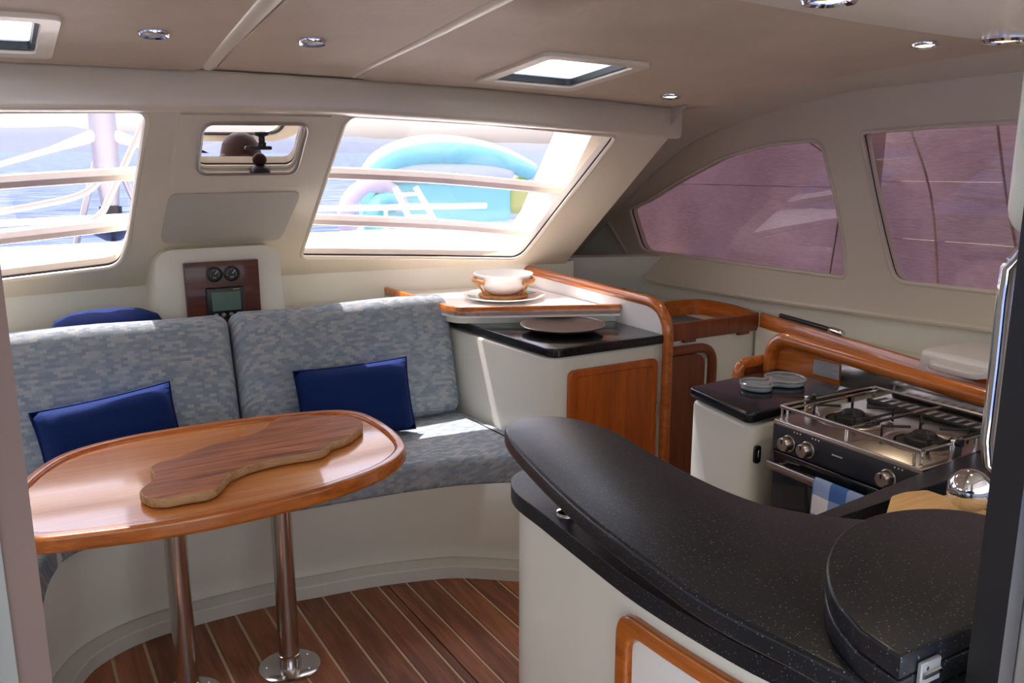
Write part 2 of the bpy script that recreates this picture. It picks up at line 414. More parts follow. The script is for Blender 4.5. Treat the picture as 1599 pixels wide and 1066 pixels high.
# starboard side: window moulding, lower lining, shelf
CR = [(3.66, 1.12), (3.637, 1.136), (3.40, 1.31), (3.121, 1.478), (2.959, 1.546), (2.78, 1.596), (2.598, 1.636), (2.38, 1.672), (2.18, 1.695), (1.837, 1.711), (1.592, 1.72), (.4, 1.745)]
w1 = rpoly([(3.475, 1.205), (3.365, 1.012), (2.80, 1.019), (2.165, 1.028), (2.185, 1.14), (2.235, 1.30), (2.33, 1.53), (2.588, 1.512), (2.836, 1.462), (3.114, 1.355), (3.337, 1.253)], [.03, .05, 0, .03, 0, .05, .05, .04, .06, .06, .04], 5)
w2 = rpoly([(2.156, 1.553), (1.86, 1.568), (1.30, 1.585), (1.27, 1.06), (1.55, 1.055), (1.965, 1.041), (2.02, 1.17), (2.085, 1.34)], [.02, 0, .05, .05, 0, .05, .05, .04], 5)
mo = CR + [(.4, .96), (1.561, .937), (1.926, .919), (2.517, .893), (3.20, .874), (3.33, .885), (3.40, .92), (3.58, 1.08)]
Sm = lambda d: (lambda a, b: (2.70 + d, a, b))
ws = struct(finish('wall_starboard', sheet(mo, [w1, w2], Sm(0), Sm(.05), .15), 'vinyl_wall'))
finish('edge_roll', tube([(2.705, a, b) for a, b in [(3.64, 1.13), (3.58, 1.08), (3.40, .92), (3.33, .885), (3.20, .874), (2.517, .893), (1.926, .919), (1.561, .937), (.4, .96)]], .012, 8), 'vinyl_wall', ws)
finish('side_lining', sheet([(.36, 0), (4.0, 0), (4.0, 1.15), (3.58, 1.15), (3.42, .97), (.36, .97)], [], Sm(.045), Sm(.07), .3), 'gelcoat_white', ws)
finish('forward_lining', box(2.2, 2.8, 3.97, 4.0, 0, 1.0), 'gelcoat_white', ws)
window(4, w1, Sm, 'glass_side', lm='vinyl_wall'); window(5, w2, Sm, 'glass_side', lm='vinyl_wall')
# cove between headlining and side wall
rows = []
for i in range(41):
    y = .4 + (3.66 - .4) * i / 40
    zo = interp(CR, y); xi = 2.36 if y > 1.9 else 2.36 + (1.9 - y) * .28
    zi = min(cz(xi, y) + .006, 1.02 + (3.84 - y) / 1.28 - .03)
    row = []
    for k in range(9):
        s = k / 8; a = s * math.pi / 2
        row.append((xi + (2.703 - xi) * (math.sin(a) * .55 + s * .45), y, zi + (zo - zi) * ((1 - math.cos(a)) * .6 + s * .4)))
    rows.append(row)
struct(finish('trim_2', loft(rows), 'vinyl_wall', angle=80))
finish('crease_shadow', tube([(2.697, y_, z_) for y_, z_ in CR], .0035, 6), 'panel_grey', ws)  # thin grey tube stands in for the shadow line in the crease
# port side wall with two windows, aft bulkhead, closing panels
pw1 = rpoly([(3.3, 1.02), (2.2, 1.02), (2.3, 1.5), (2.9, 1.42)], .05); pw2 = rpoly([(1.95, 1.04), (1.2, 1.04), (1.2, 1.55), (2.1, 1.55)], .05)
Pm = lambda d: (lambda a, b: (-1.25 - d, a, b))
wp = struct(finish('wall_port', sheet([(.36, 0), (4.0, 0), (4.0, .9), (3.3, 1.45), (2.9, 1.70), (.36, 1.9)], [pw1, pw2], Pm(0), Pm(.05), .3), 'vinyl_wall'))
window(6, pw1, Pm, 'glass_side', lm='vinyl_wall'); window(7, pw2, Pm, 'glass_side', lm='vinyl_wall')
wa = struct(finish('wall_aft', box(.90, 2.75, .34, .40, 0, .85), 'gelcoat'))
finish('port_bulkhead', box(-1.25, -.06, .34, .40, 0, .80), 'gelcoat', wa)
g9 = struct(finish('window_9', tube([(-1.24, .37, .81), (-.08, .37, .81), (-.08, .37, 1.68), (-1.24, .37, 1.68)], .012, 6, closed=True), 'rubber'))  # glazing added above the unseen port bulkhead for more fill light
finish('pane', box(-1.24, -.08, .367, .373, .81, 1.68), 'glass_side', g9)
finish('upper_post', box(2.3, 2.75, .34, .40, .85, 1.9), 'gelcoat', wa)
g8 = struct(finish('window_8', tube([(.92, .37, .86), (2.29, .37, .86), (2.29, .37, 1.68), (.92, .37, 1.68)], .012, 6, closed=True), 'rubber'))
finish('pane', box(.92, 2.29, .367, .373, .86, 1.68), 'glass_side', g8)

# ceiling: glossy shell with three padded headlining panels, two hatch openings
HR = rpoly([(1.372, 2.128), (1.660, 2.128), (1.660, 2.462), (1.372, 2.462)], .02, 3)
HL = rpoly([(-.165, 2.178), (.135, 2.178), (.135, 2.490), (-.165, 2.490)], .02, 3)
Cm = lambda d: (lambda a, b: (a, b, cz(a, b) - d))
ce = struct(finish('ceiling', sheet([(-1.3, .36), (2.70, .36), (2.60, 1.1), (2.40, 1.9), (2.39, 2.95), (-1.3, 2.95)], [HR, HL], Cm(-.010), Cm(-.07), .25), 'gelcoat'))
PL = [(-1.2, .95), (.515, .95), (.517, 1.915), (.536, 2.442), (.545, 2.62), (.525, 2.645), (-1.2, 2.66)]
PMd = [(.572, .95), (.965, .95), (.964, 2.003), (.960, 2.40), (.965, 2.55), (.940, 2.60), (.60, 2.60), (.582, 2.585), (.572, 2.317)]
PR = [(1.02, .95), (2.62, .95), (2.485, 1.474), (2.40, 1.75), (2.357, 1.95), (2.345, 2.25), (2.365, 2.55), (2.33, 2.62), (2.2, 2.645), (1.432, 2.618), (1.03, 2.625), (.99, 2.60), (.985, 2.45), (.995, 1.991)]
finish('headlining_panel', sheet(PL, [HL], Cm(.004), Cm(-.012), .2), 'liner', ce, bev=.004)
finish('headlining_panel', sheet(PMd, [], Cm(.004), Cm(-.012), .2), 'liner', ce, bev=.004)
finish('headlining_panel', sheet(PR, [HR], Cm(.004), Cm(-.012), .2), 'liner', ce, bev=.004)
def rib(pts, wd, name='rib'):
    rows = []
    for (x_, y_), w_ in zip(pts, wd):
        rows.append([(x_ + w_ * math.cos(R(a)), y_, cz(x_, y_) + .006 - .015 * max(0, math.sin(R(a)))) for a in range(0, 181, 20)])
    finish(name, loft(rows), 'gelcoat', ce, angle=80)
rib(smooth_loop([(.543, .95), (.543, 1.9), (.554, 2.44), (.562, 2.60)], 5, False), [.030 - .010 * k / 15 for k in range(16)])
rib(smooth_loop([(.998, .95), (.994, 1.5), (.985, 2.0), (.972, 2.40), (.975, 2.58)], 5, False), [.028 - .014 * k / 20 for k in range(21)])
# visor beam above the windscreen
rows = []
for i in range(31):
    x = -1.25 + (2.305 + 1.25) * i / 30; e = 0
    zb = interp([(-1.25, 1.555), (.05, 1.593), (.47, 1.601), (.97, 1.603), (1.46, 1.583), (2.11, 1.544), (2.3, 1.532)], x) + .012 * e; zt = cz(x, 2.66) + .004; yf = 2.655 + .03 * e * e
    rows.append([(x, 3.05, zt + .01), (x, yf + .012, zt), (x, yf, zt - .012), (x, yf, zb + .016), (x, yf + .005, zb + .005), (x, yf + .016, zb), (x, wy(x, zb) + .03, zb), (x, 3.05, zb + .02)])
bm = loft(rows, closed=True); bm.faces.new([v for v in bm.verts if abs(v.co.x - 2.305) < 1e-5][::1]); 
struct(finish('trim_1', bm, 'gelcoat', angle=50))
# aft deck beam over the doorway
hb = prism(rpoly([(-1.3, .34), (2.75, .34), (2.75, 1.10), (2.0, 1.045), (1.2, .975), (.776, .885), (.2, .80), (-1.3, .78)], [0, 0, 0, .1, .2, .2, .2, 0]), 1.685, 1.90, .012)
struct(finish('trim_3', hb, 'gelcoat'))

def hatch(loop, frame, label, grp):
    h = thing('deck_hatch', label, 'hatch', (sum(p[0] for p in loop) / len(loop), sum(p[1] for p in loop) / len(loop), 1.75), 0, grp)
    fr = finish('frame', sheet(frame, [loop], Cm(.014), Cm(-.02), .2), 'gelcoat', h, bev=.005)
    bm = sheet([(a, b) for a, b in loop], [[(q[0] * .94 + c[0] * .06, q[1] * .94 + c[1] * .06) for q in loop for c in [(sum(p[0] for p in loop) / len(loop), sum(p[1] for p in loop) / len(loop))]]], Cm(.006), Cm(-.020), None)
    finish('seal', bm, 'rubber', h)
    finish('pane', sheet(loop, [], Cm(-.012), Cm(-.017), .1), 'hatch_glass', h)
    cx = sum(p[0] for p in loop) / len(loop); y0 = min(p[1] for p in loop)
    finish('latch', rbox(cx - .06, cx + .03, y0 + .012, y0 + .05, cz(cx, y0) + .006, cz(cx, y0) + .028, .006), 'hatch_glass', h)
hatch(HR, rpoly([(1.332, 2.088), (1.70, 2.088), (1.70, 2.51), (1.332, 2.51)], .03, 4), 'square deck hatch in white frame above the corner cabinet and bowl', None)
hatch(HL, rpoly([(-.205, 2.138), (.175, 2.138), (.175, 2.54), (-.205, 2.54)], .03, 4), 'square deck hatch in white frame above the dining table', None)

def downlight(x, y, z, lit, label, tilt=True, r=.036):
    d = thing('downlight', label, 'ceiling light', (x, y, z))
    if tilt: d.rotation_euler = (math.atan(-.115), math.atan(.0254 * x), 0)
    finish('bezel', lathe([(r * .66, .001), (r * .70, -.006), (r * .9, -.009), (r, -.004), (r, .004), (r * .66, .004)], 28), 'chrome', d, local=True)
    finish('lens', lathe([(0, -.007), (r * .4, -.006), (r * .68, -.002), (r * .68, .003), (0, .003)], 24), 'lit_lens' if lit else 'off_lens', d, local=True)
    if lit:
        ld = bpy.data.lights.new('downlight_lamp', 'SPOT'); ld.energy = 2.2; ld.color = (1, .82, .58); ld.spot_size = R(110); ld.spot_blend = .6; ld.shadow_soft_size = .025
        lo = bpy.data.objects.new('lamp', ld); COL.objects.link(lo); lo.location = (0, 0, -.02); lo.parent = d
zc = lambda x, y: cz(x, y) - .004
downlight(.367, 2.235, zc(.367, 2.235), 0, 'unlit chrome downlight on the headlining beside the deck hatch over the table')
downlight(.726, 2.20, zc(.726, 2.20), 0, 'unlit chrome downlight alone on the narrow middle headlining panel')
downlight(2.08, 2.46, zc(2.08, 2.46), 1, 'lit downlight on the headlining near the end of the visor beam')
downlight(2.207, 1.579, zc(2.207, 1.579), 1, 'lit downlight on the headlining close to the side cove')
downlight(.942, .815, 1.685, 1, 'lit downlight set in the pale beam over the doorway, nearer the island bar', False)
downlight(1.545, .95, 1.685, 1, 'lit downlight set in the pale beam over the doorway, above the sink', False, r=.04)

# ------------------------------------------------------------------ settee
floorp = smooth_loop([(-.06, 1.2), (-.055, 1.9), (-.02, 2.30), (.086, 2.577), (.173, 2.672), (.29, 2.722), (.461, 2.738), (.684, 2.735), (.84, 2.712), (1.022, 2.686), (1.216, 2.632), (1.311, 2.59), (1.442, 2.49), (1.60, 2.36)], 5, False)
topp = smooth_loop([(-.04, 1.2), (-.035, 1.9), (-.01, 2.35), (.075, 2.60), (.16, 2.68), (.30, 2.70), (.461, 2.69), (.684, 2.665), (.84, 2.645), (1.022, 2.62), (1.216, 2.585), (1.311, 2.56), (1.442, 2.50), (1.60, 2.40)], 5, False)
st = thing('settee', 'curved white moulded settee base wrapping around the table', 'settee', (.7, 2.85, 0))
rows = []
for i, (a, b) in enumerate(zip(floorp, topp)):
    a, b = Vector(a), Vector(b)
    n0 = Vector(floorp[min(i + 1, len(floorp) - 1)]) - Vector(floorp[max(i - 1, 0)]); nrm = Vector((-n0.y, n0.x)).normalized()
    led = a + nrm * .052
    rows.append((a, led, b, nrm))
finish('kickboard', loft([[(a.x, a.y, 0), (a.x, a.y, .042), (a.x + n.x * .004, a.y + n.y * .004, .047), (l.x + n.x * .02, l.y + n.y * .02, .060)] for a, l, b, n in rows]), 'kick_white', st, angle=30)
finish('front', loft([[(l.x, l.y, .058), (l.x * .75 + b.x * .25, l.y * .75 + b.y * .25, .13), (b.x, b.y, .36), (b.x + n.x * .01, b.y + n.y * .01, .372), (b.x + n.x * .06, b.y + n.y * .06, .372)] for a, l, b, n in rows]), 'gelcoat_white', st, angle=50)
finish('seat_board', prism([(p[0] + .0, p[1] + .05) if p[0] > .2 else (p[0] - .05, p[1]) for p in topp] + [(1.56, 3.1), (1.5, 3.6), (-1.2, 3.6), (-1.2, 1.2)], .345, .365), 'gelcoat_white', st)
finish('back_shelf', box(-1.2, 1.45, 3.28, 3.45, .80, .83), 'gelcoat_white', st)
finish('back_board', box(-1.2, 1.5, 3.26, 3.28, .36, .83), 'gelcoat_white', st)
# seat cushions
edge = smooth_loop([(-.02, 1.5), (-.005, 2.1), (.02, 2.39), (.07, 2.565), (.13, 2.632), (.25, 2.645), (.448, 2.635), (.688, 2.602), (1.025, 2.575), (1.246, 2.54), (1.38, 2.495), (1.47, 2.45), (1.55, 2.38)], 4, False)
main = [p for p in edge if p[0] >= .07]
c1 = finish('seat_cushion', prism(main + [(1.595, 2.52), (1.572, 2.78), (1.535, 3.10), (.07, 3.10)], .369, .472, .026, 5), 'weave', angle=60)
tag(c1, 'long grey-blue woven seat cushion running under the table to the white cabinet', 'cushion')
wing = [p for p in edge if p[0] < .068]
c2 = finish('seat_cushion', prism(wing + [(.062, 3.10), (-.62, 3.10), (-.62, 1.5)], .369, .472, .026, 5), 'weave', angle=60)
tag(c2, 'grey-blue woven seat cushion of the settee wing beside the door jamb', 'cushion')
def back_cushion(x0, x1, label, tilt=R(-15)):
    L = (x1 - x0); bm = rbox(-L / 2, L / 2, -.065, .065, 0, .475, .048, 6)
    bmesh.ops.subdivide_edges(bm, edges=[e for e in bm.edges if e.calc_length() > .2], cuts=9, use_grid_fill=True)
    for v in bm.verts:
        u = v.co.x / (L / 2); h = (v.co.z - .2375) / .2375
        v.co.y += (-.014 if v.co.y < 0 else .006) * max(0, 1 - u ** 4) * max(0, 1 - h ** 4)
        v.co.z += .004 * math.sin(v.co.x * 9) * (1 if v.co.z > .3 else 0)
    o = finish('back_cushion', bm, 'weave', angle=60); o.location = ((x0 + x1) / 2, 3.05, .466); o.rotation_euler = (tilt, 0, 0)
    return tag(o, label, 'cushion', None)
back_cushion(-.62, .682, 'tall grey-blue woven back cushion beneath the round blue cushion')
back_cushion(.690, 1.535, 'tall grey-blue woven back cushion next to the white corner cabinet')
def pillow(wd, ht, th, loc, rot, label):
    n = 16; bm = bmesh.new(); F = {}
    for sgn in (1, -1):
        for i in range(n + 1):
            for j in range(n + 1):
                u = 2 * i / n - 1; v = 2 * j / n - 1
                pin = 1 - .05 * (1 - u * u) * abs(v) ** 3 * 1.0; pin2 = 1 - .05 * (1 - v * v) * abs(u) ** 3
                tt = th * ((1 - u ** 4) * (1 - v ** 4)) ** .45 * .5
                edge_ = i in (0, n) or j in (0, n)
                if edge_ and (i, j) in F: continue
                q = bm.verts.new((u * wd / 2 * pin2, -sgn * tt + .004 * math.sin(5 * u + 3 * v), v * ht / 2 * pin))
                F[(i, j) if edge_ else (i, j, sgn)] = q
    g = lambda i, j, s: F.get((i, j)) or F[(i, j, s)]
    for sgn in (1, -1):
        for i in range(n):
            for j in range(n): bm.faces.new((g(i, j, sgn), g(i + 1, j, sgn), g(i + 1, j + 1, sgn), g(i, j + 1, sgn)))
    o = finish('throw_pillow', bm, 'blue_canvas', angle=80); o.location = loc; o.rotation_euler = rot
    loop = [F[(i, 0)] for i in range(n)] if False else None
    bm2 = bmesh.new(); P = []
    for k in range(4 * n):
        s, q = divmod(k, n); e = {0: (q, 0), 1: (n, q), 2: (n - q, n), 3: (0, n - q)}[s]
        u = 2 * e[0] / n - 1; v = 2 * e[1] / n - 1
        P.append((u * wd / 2 * (1 - .05 * (1 - v * v) * abs(u) ** 3) * 1.004, .004 * math.sin(5 * u + 3 * v), v * ht / 2 * (1 - .05 * (1 - u * u) * abs(v) ** 3) * 1.004))
    finish('piping', tube(P, .0035, 6, closed=True, bm=bm2), 'blue_canvas', o, local=True)
    return tag(o, label, 'pillow')
pillow(.42, .265, .12, (1.062, 2.915, .612), (R(-15), R(-1), R(-3)), 'dark blue canvas throw pillow leaning on the cushion nearer the corner cabinet')
pillow(.41, .27, .12, (.255, 2.895, .612), (R(-17), R(-5), R(5)), 'dark blue canvas throw pillow leaning on the cushion under the side deck window')
bm = lathe([(0, -.05), (.12, -.05), (.165, -.03), (.182, 0), (.165, .03), (.12, .05), (.05, .056), (0, .05)], 40)
o = finish('round_cushion', bm, 'blue_canvas', angle=80); o.location = (.318, 3.36, .882); o.scale = (1.02, .75, 1.02)
pth = [(.183 * math.cos(2 * math.pi * k / 40), .183 * math.sin(2 * math.pi * k / 40), 0) for k in range(40)]
finish('piping', tube(pth, .004, 6, closed=True), 'blue_canvas', o, local=True)
tag(o, 'round blue cushion lying on the shelf behind the settee back', 'cushion')

# ------------------------------------------------------------------ dining table
tb = thing('dining_table', 'varnished wooden saloon table on two steel pedestals', 'table', (.475, 2.35, 0))
TO = [(-.050, 2.20), (-.028, 2.37), (.042, 2.535), (.13, 2.632), (.278, 2.684), (.46, 2.695), (.649, 2.683), (.85, 2.645), (.94, 2.58), (.968, 2.46), (.965, 2.30), (.93, 2.172), (.824, 2.069), (.662, 2.007), (.53, 1.985), (.391, 1.975), (.254, 1.982), (.125, 2.005), (.01, 2.035), (-.038, 2.085)]
TOs = smooth_loop(TO, 5)
cx, cy = .475, 2.34
ins = lambda d: [(cx + (a - cx) * (1 - d / .48), cy + (b - cy) * (1 - d / .34)) for a, b in TOs]
finish('top', prism(ins(.028), .645, .672), 'table_top', tb)
finish('fiddle', sheet(TOs, [ins(.030)], lambda a, b: (a, b, .640), lambda a, b: (a, b, .682), None), 'varnish', tb, bev=.010, seg=4)
for lx in (.335, .622):
    l = finish('pedestal', lathe([(.030, .004), (.030, .645)], 28, (lx, 2.36, 0)), 'steel', tb)
    finish('flange', lathe([(.0, 0), (.089, 0), (.089, .004), (.080, .008), (.034, .009), (.033, .045), (.030, .047)], 40, (lx, 2.36, 0)), 'steel', l)
    for q in range(5):
        a = q * 2 * math.pi / 5 + .4
        finish('screw', lathe([(0, .011), (.004, .0105), (.006, .007), (0, .007)], 10, (lx + .066 * math.cos(a), 2.36 + .066 * math.sin(a), 0)), 'chrome', l)
    finish('top_bracket', lathe([(.032, .60), (.034, .602), (.034, .635), (.075, .638), (.075, .645), (0, .645)], 28, (lx, 2.36, 0)), 'steel', l)
BO = [(.237, 2.165), (.268, 2.215), (.285, 2.262), (.283, 2.31), (.300, 2.345), (.345, 2.362), (.461, 2.425), (.554, 2.452), (.62, 2.49), (.655, 2.545), (.70, 2.587), (.748, 2.575), (.808, 2.54), (.872, 2.50), (.898, 2.445), (.888, 2.39), (.850, 2.335), (.80, 2.292), (.752, 2.272), (.722, 2.235), (.68, 2.222), (.599, 2.226), (.521, 2.212), (.453, 2.172), (.415, 2.11), (.378, 2.078), (.33, 2.082), (.285, 2.082), (.250, 2.105)]
bo = finish('serving_board', prism(smooth_loop(BO, 4), .6735, .6985, .006, 3), 'driftwood', angle=45)
ma = bo.data; ma.materials.append(M['driftwood_edge'])
for p in ma.polygons:
    if abs(p.normal.z) < .75: p.material_index = 1
tag(bo, 'long live-edge wooden serving board lying on the table', 'board')

# ------------------------------------------------------------------ instrument console
ic = thing('instrument_console', 'white instrument pod with brown wood panel behind the settee', 'instrument panel', (.725, 3.42, .83))
pod = rpoly([(.485, .82), (.965, .82), (.948, 1.135), (.50, 1.135)], [0, 0, .07, .07], 8)
finish('pod', sheet(pod, [], lambda a, b: (a, 3.405 - .03 * (b - .95), b), lambda a, b: (a, 3.70, b), .1), 'gelcoat_white', ic, bev=.018, seg=4)
pan = finish('panel', rbox(.592, .863, 3.378, 3.402, .84, 1.085, .004, 2), 'mahogany', ic)
for gx, gz in ((.697, 1.039), (.760, 1.038)):
    g = finish('gauge', lathe([(0, 3.374), (.022, 3.374), (.023, 3.366), (.029, 3.368), (.029, 3.380), (0, 3.380)], 28, (gx, 0, gz), axis='y'), 'black_plastic', pan)
    bm = bmesh.new()
    for q in range(9):
        a = R(200 - 27.5 * q); p0 = Vector((gx + .014 * math.cos(a), 3.3732, gz + .014 * math.sin(a))); p1 = Vector((gx + .0195 * math.cos(a), 3.3732, gz + .0195 * math.sin(a)))
        tube([p0, p1], .0009, 4, bm=bm)
    box(gx - .006, gx + .006, 3.3728, 3.3735, gz - .014, gz - .0115, bm)
    finish('dial_marks', bm, 'white_print', g, smooth=False)
    finish('needle', tube([(gx + .002, 3.372, gz + .001), (gx + .013, 3.372, gz + .012)], .0016, 6), 'white_print', g)
pl = finish('chartplotter', rbox(.660, .799, 3.360, 3.380, .868, .990, .006, 3), 'black_plastic', pan)
finish('screen', rbox(.678, .784, 3.3585, 3.362, .902, .973, .0008, 1), 'lcd', pl)
for q in range(4):
    bx = .690 + q * .0275
    finish('button', lathe([(0, 3.3565), (.007, 3.357), (.009, 3.361), (0, 3.361)], 16, (bx, 0, .886), axis='y'), 'grey_print', pl)
    finish('button_mark', tube([(bx + .0065 * math.cos(a), 3.3568, .886 + .004 * math.sin(a)) for a in [R(20 + 32 * i) for i in range(5)]], .0008, 4), 'white_print', pl)
bm = bmesh.new()
for q in range(7): box(.758 + q * .0038, .7605 + q * .0038, 3.3594, 3.3604, .9795, .9825, bm)
finish('maker_mark', bm, 'yellow_print', pl, smooth=False)

# ------------------------------------------------------------------ forward corner cabinet
cc = thing('corner_cabinet', 'white rounded cabinet with wooden door at the end of the settee', 'cabinet', (1.85, 2.8, 0))
body = rpoly([(1.525, 3.30), (1.598, 2.472), (2.085, 2.472), (2.085, 3.30), (1.525, 3.32)], [0, .07, 0, 0, 0], 8)
finish('body', prism(body, 0, .792, .010, 3, True), 'gelcoat_white', cc, angle=50)
dr = finish('door', sheet(rpoly([(1.672, .12), (2.070, .12), (2.070, .742), (1.672, .742)], .03, 6), [rpoly([(1.700, .148), (2.045, .148), (2.045, .714), (1.700, .714)], .02, 6)], lambda a, b: (a, 2.458, b), lambda a, b: (a, 2.474, b), None), 'varnish_z', cc, bev=.005)
finish('door_panel', sheet(rpoly([(1.699, .147), (2.046, .147), (2.046, .715), (1.699, .715)], .02, 6), [], lambda a, b: (a, 2.464, b), lambda a, b: (a, 2.473, b), None), 'varnish_z', dr)
finish('hinge', lathe([(0, .53), (.005, .53), (.005, .57), (0, .57)], 10, (2.066, 2.456, 0)), 'steel', dr)
ct = finish('worktop', prism(rpoly([(1.545, 3.30), (1.592, 2.448), (2.085, 2.448), (2.085, 3.05), (1.9, 3.3)], [0, .05, 0, 0, 0], 8), .797, .830, .006, 3), 'stone_polished', angle=50)
tag(ct, 'polished black worktop on the corner cabinet under the bronze platter', 'worktop')
sh = thing('corner_shelf', 'raised white corner shelf with a wooden edge above the black worktop', 'shelf', (1.8, 3.1, .83))
SP = [(1.455, 3.62), (1.492, 3.03), (1.512, 2.985), (1.56, 2.955), (2.083, 2.712)]
spo = rpoly(SP + [(2.083, 3.60)], [0, .08, .08, .06, 0, 0], 6)
finish('shelf_top', prism(spo, .858, .880), 'white_laminate', sh)
inn = [(a + .02, b + .03) for a, b in rpoly(SP, [0, .08, .08, .06, 0], 6)]
bmr = loft([[(a, b, .8305), (a, b, .862)] for a, b in inn]); finish('riser', bmr, 'gelcoat_white', sh)
path = rpoly(SP, [0, .08, .08, .06, 0], 6)[5:] if False else [SP[0]] + rpoly(SP, [0, .08, .08, .06, 0], 6)[1:-1] + [SP[-1]]
rows = []
for i, p in enumerate(path):
    p = Vector(p); n0 = Vector(path[min(i + 1, len(path) - 1)]) - Vector(path[max(i - 1, 0)]); n = Vector((-n0.y, n0.x)).normalized()
    q = p + n * .016
    rows.append([(p.x, p.y, .866), (p.x, p.y, .899), (p.x + n.x * .003, p.y + n.y * .003, .902), (q.x - n.x * .003, q.y - n.y * .003, .902), (q.x, q.y, .899), (q.x, q.y, .866)])
bm = loft(rows, closed=True); finish('fiddle', bm, 'varnish', sh, angle=50)

# partition with bullnose trim
pt = thing('partition', 'white half-height partition with curved wooden trim beside the corner cabinet', 'partition', (2.1, 2.95, 0))
prof = rpoly([(3.60, .0), (3.60, .955), (2.447, .935), (2.447, 0)], [0, 0, .13, 0], 10)
finish('panel', sheet(prof, [], lambda a, b: (2.0885, a, b), lambda a, b: (2.112, a, b), None), 'white_laminate', pt)
tp = [(2.100, a, b) for a, b in prof if not (b < .001 and a > 3)][1:] if False else [(2.100, 3.47, .953)] + [(2.100, a, b) for a, b in prof[2:-1]] + [(2.100, 2.447, 0)]
finish('trim', tube(tp, .021, 12, sq=(1.0, 1.0)), 'varnish_y', pt, angle=80)

# ------------------------------------------------------------------ companionway side: bulkhead, dark door, tray, shelf
sb = thing('stair_bulkhead', 'white bulkhead below the fiddled tray at the companionway', 'bulkhead', (2.4, 2.53, 0))
finish('panel', rbox(2.13, 2.74, 2.515, 2.545, 0, .79, .008, 2), 'gelcoat_white', sb)
dd = thing('companionway_door', 'dark wooden door with a rounded wooden frame beyond the partition', 'door', (2.24, 2.50, 0))
dpo = rpoly([(2.125, 0), (2.335, 0), (2.335, .725), (2.125, .725)], [0, 0, .06, 0], 6)
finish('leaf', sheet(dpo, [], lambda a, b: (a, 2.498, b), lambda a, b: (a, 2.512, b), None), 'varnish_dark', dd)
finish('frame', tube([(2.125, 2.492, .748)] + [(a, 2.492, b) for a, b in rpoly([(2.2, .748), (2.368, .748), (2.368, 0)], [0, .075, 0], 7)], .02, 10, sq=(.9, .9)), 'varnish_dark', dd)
finish('jamb_strip', box(2.338, 2.348, 2.50, 2.512, 0, .70), 'gelcoat_white', dd)
tr = thing('fiddled_tray', 'wooden fiddled tray shelf with a grey mat beyond the partition', 'tray', (2.35, 2.7, .78))
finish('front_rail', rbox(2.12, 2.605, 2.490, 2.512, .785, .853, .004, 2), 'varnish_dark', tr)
for bx in (2.22, 2.5): finish('foot', rbox(bx, bx + .06, 2.492, 2.51, .774, .786, .003, 2), 'varnish_dark', tr)
TR = [(2.12, 2.90)] + rpoly([(2.40, 2.905), (2.655, 2.885), (2.655, 2.68)], [.05, .12, 0], 7) + [(2.61, 2.50)]
rows = []
for i, p in enumerate(TR):
    p = Vector(p); n0 = Vector(TR[min(i + 1, len(TR) - 1)]) - Vector(TR[max(i - 1, 0)]); n = Vector((n0.y, -n0.x)).normalized(); q = p + n * .018
    rows.append([(p.x, p.y, .785), (p.x, p.y, .855), (q.x, q.y, .855), (q.x, q.y, .785)])
finish('back_rail', loft(rows, closed=True), 'varnish_y', tr, angle=50)
finish('bottom', box(2.12, 2.70, 2.512, 3.0, .775, .788), 'gelcoat_white', tr)
finish('mat', rbox(2.13, 2.54, 2.53, 2.86, .7885, .794, .002, 1), 'grey_mat', tr)
ss = thing('side_shelf', 'long white side shelf with a wooden fiddle under the side windows', 'shelf', (2.55, 1.7, 0))
finish('body', prism([(2.30, .45), (2.74, .45), (2.74, 2.51), (2.60, 2.50), (2.375, 1.30), (2.30, .9)], 0, .80, .006, 2), 'gelcoat_white', ss)
fp = [(2.607, 2.488), (2.55, 2.20), (2.465, 1.80), (2.38, 1.38), (2.30, .98)]
rows = []
for i, p in enumerate(fp):
    q = (p[0] + .02, p[1] - .004)
    rows.append([(p[0], p[1], .755), (p[0], p[1], .850), (p[0] + .004, p[1], .855), (q[0] - .004, q[1], .855), (q[0], q[1], .850), (q[0], q[1], .755)])
finish('fiddle', loft(rows, closed=True), 'varnish_y', ss, angle=50)
tag(finish('grab_tube', tube([(2.583, 2.36, .868), (2.555, 2.20, .868), (2.53, 2.08, .868)], .009, 10), 'black_plastic'), 'slim dark tube resting along the wooden fiddle under the side windows', 'tube')
gt = [o for o in COL.objects if o.name == 'grab_tube'][0]
finish('end_cap', tube([(2.53, 2.08, .868), (2.527, 2.065, .868), (2.518, 2.02, .866), (2.516, 2.01, .866)], [.012, .014, .013, .009], 12), 'chrome', gt)
bn = thing('storage_bin', 'white plastic bin with a rounded lid on the side shelf behind the cooker', 'bin', (2.55, 1.46, .80))
finish('body', rbox(2.43, 2.71, 1.12, 1.66, .801, .895, .02, 4), 'white_laminate', bn)
finish('lid', prism(rpoly([(2.335, 1.42), (2.46, 1.40), (2.47, 1.58), (2.36, 1.60)], .055, 6), .856, .878, .006, 3), 'white_laminate', bn)
sk = thing('socket_stub', 'small black fittings standing on the ledge behind the wooden trim', 'fitting', (2.44, 3.15, .79))
finish('knob', lathe([(0, .80), (.03, .80), (.032, .85), (.028, .868), (0, .87)], 20, (2.45, 3.20, 0)), 'black_plastic', sk)
finish('strip', rbox(2.43, 2.46, 2.98, 3.16, .80, .845, .004, 2), 'black_plastic', sk)
tag(finish('side_ledge', box(2.13, 2.74, 3.005, 3.55, .77, .80), 'gelcoat_white'), 'white ledge in the forward corner beyond the fiddled tray', 'ledge')

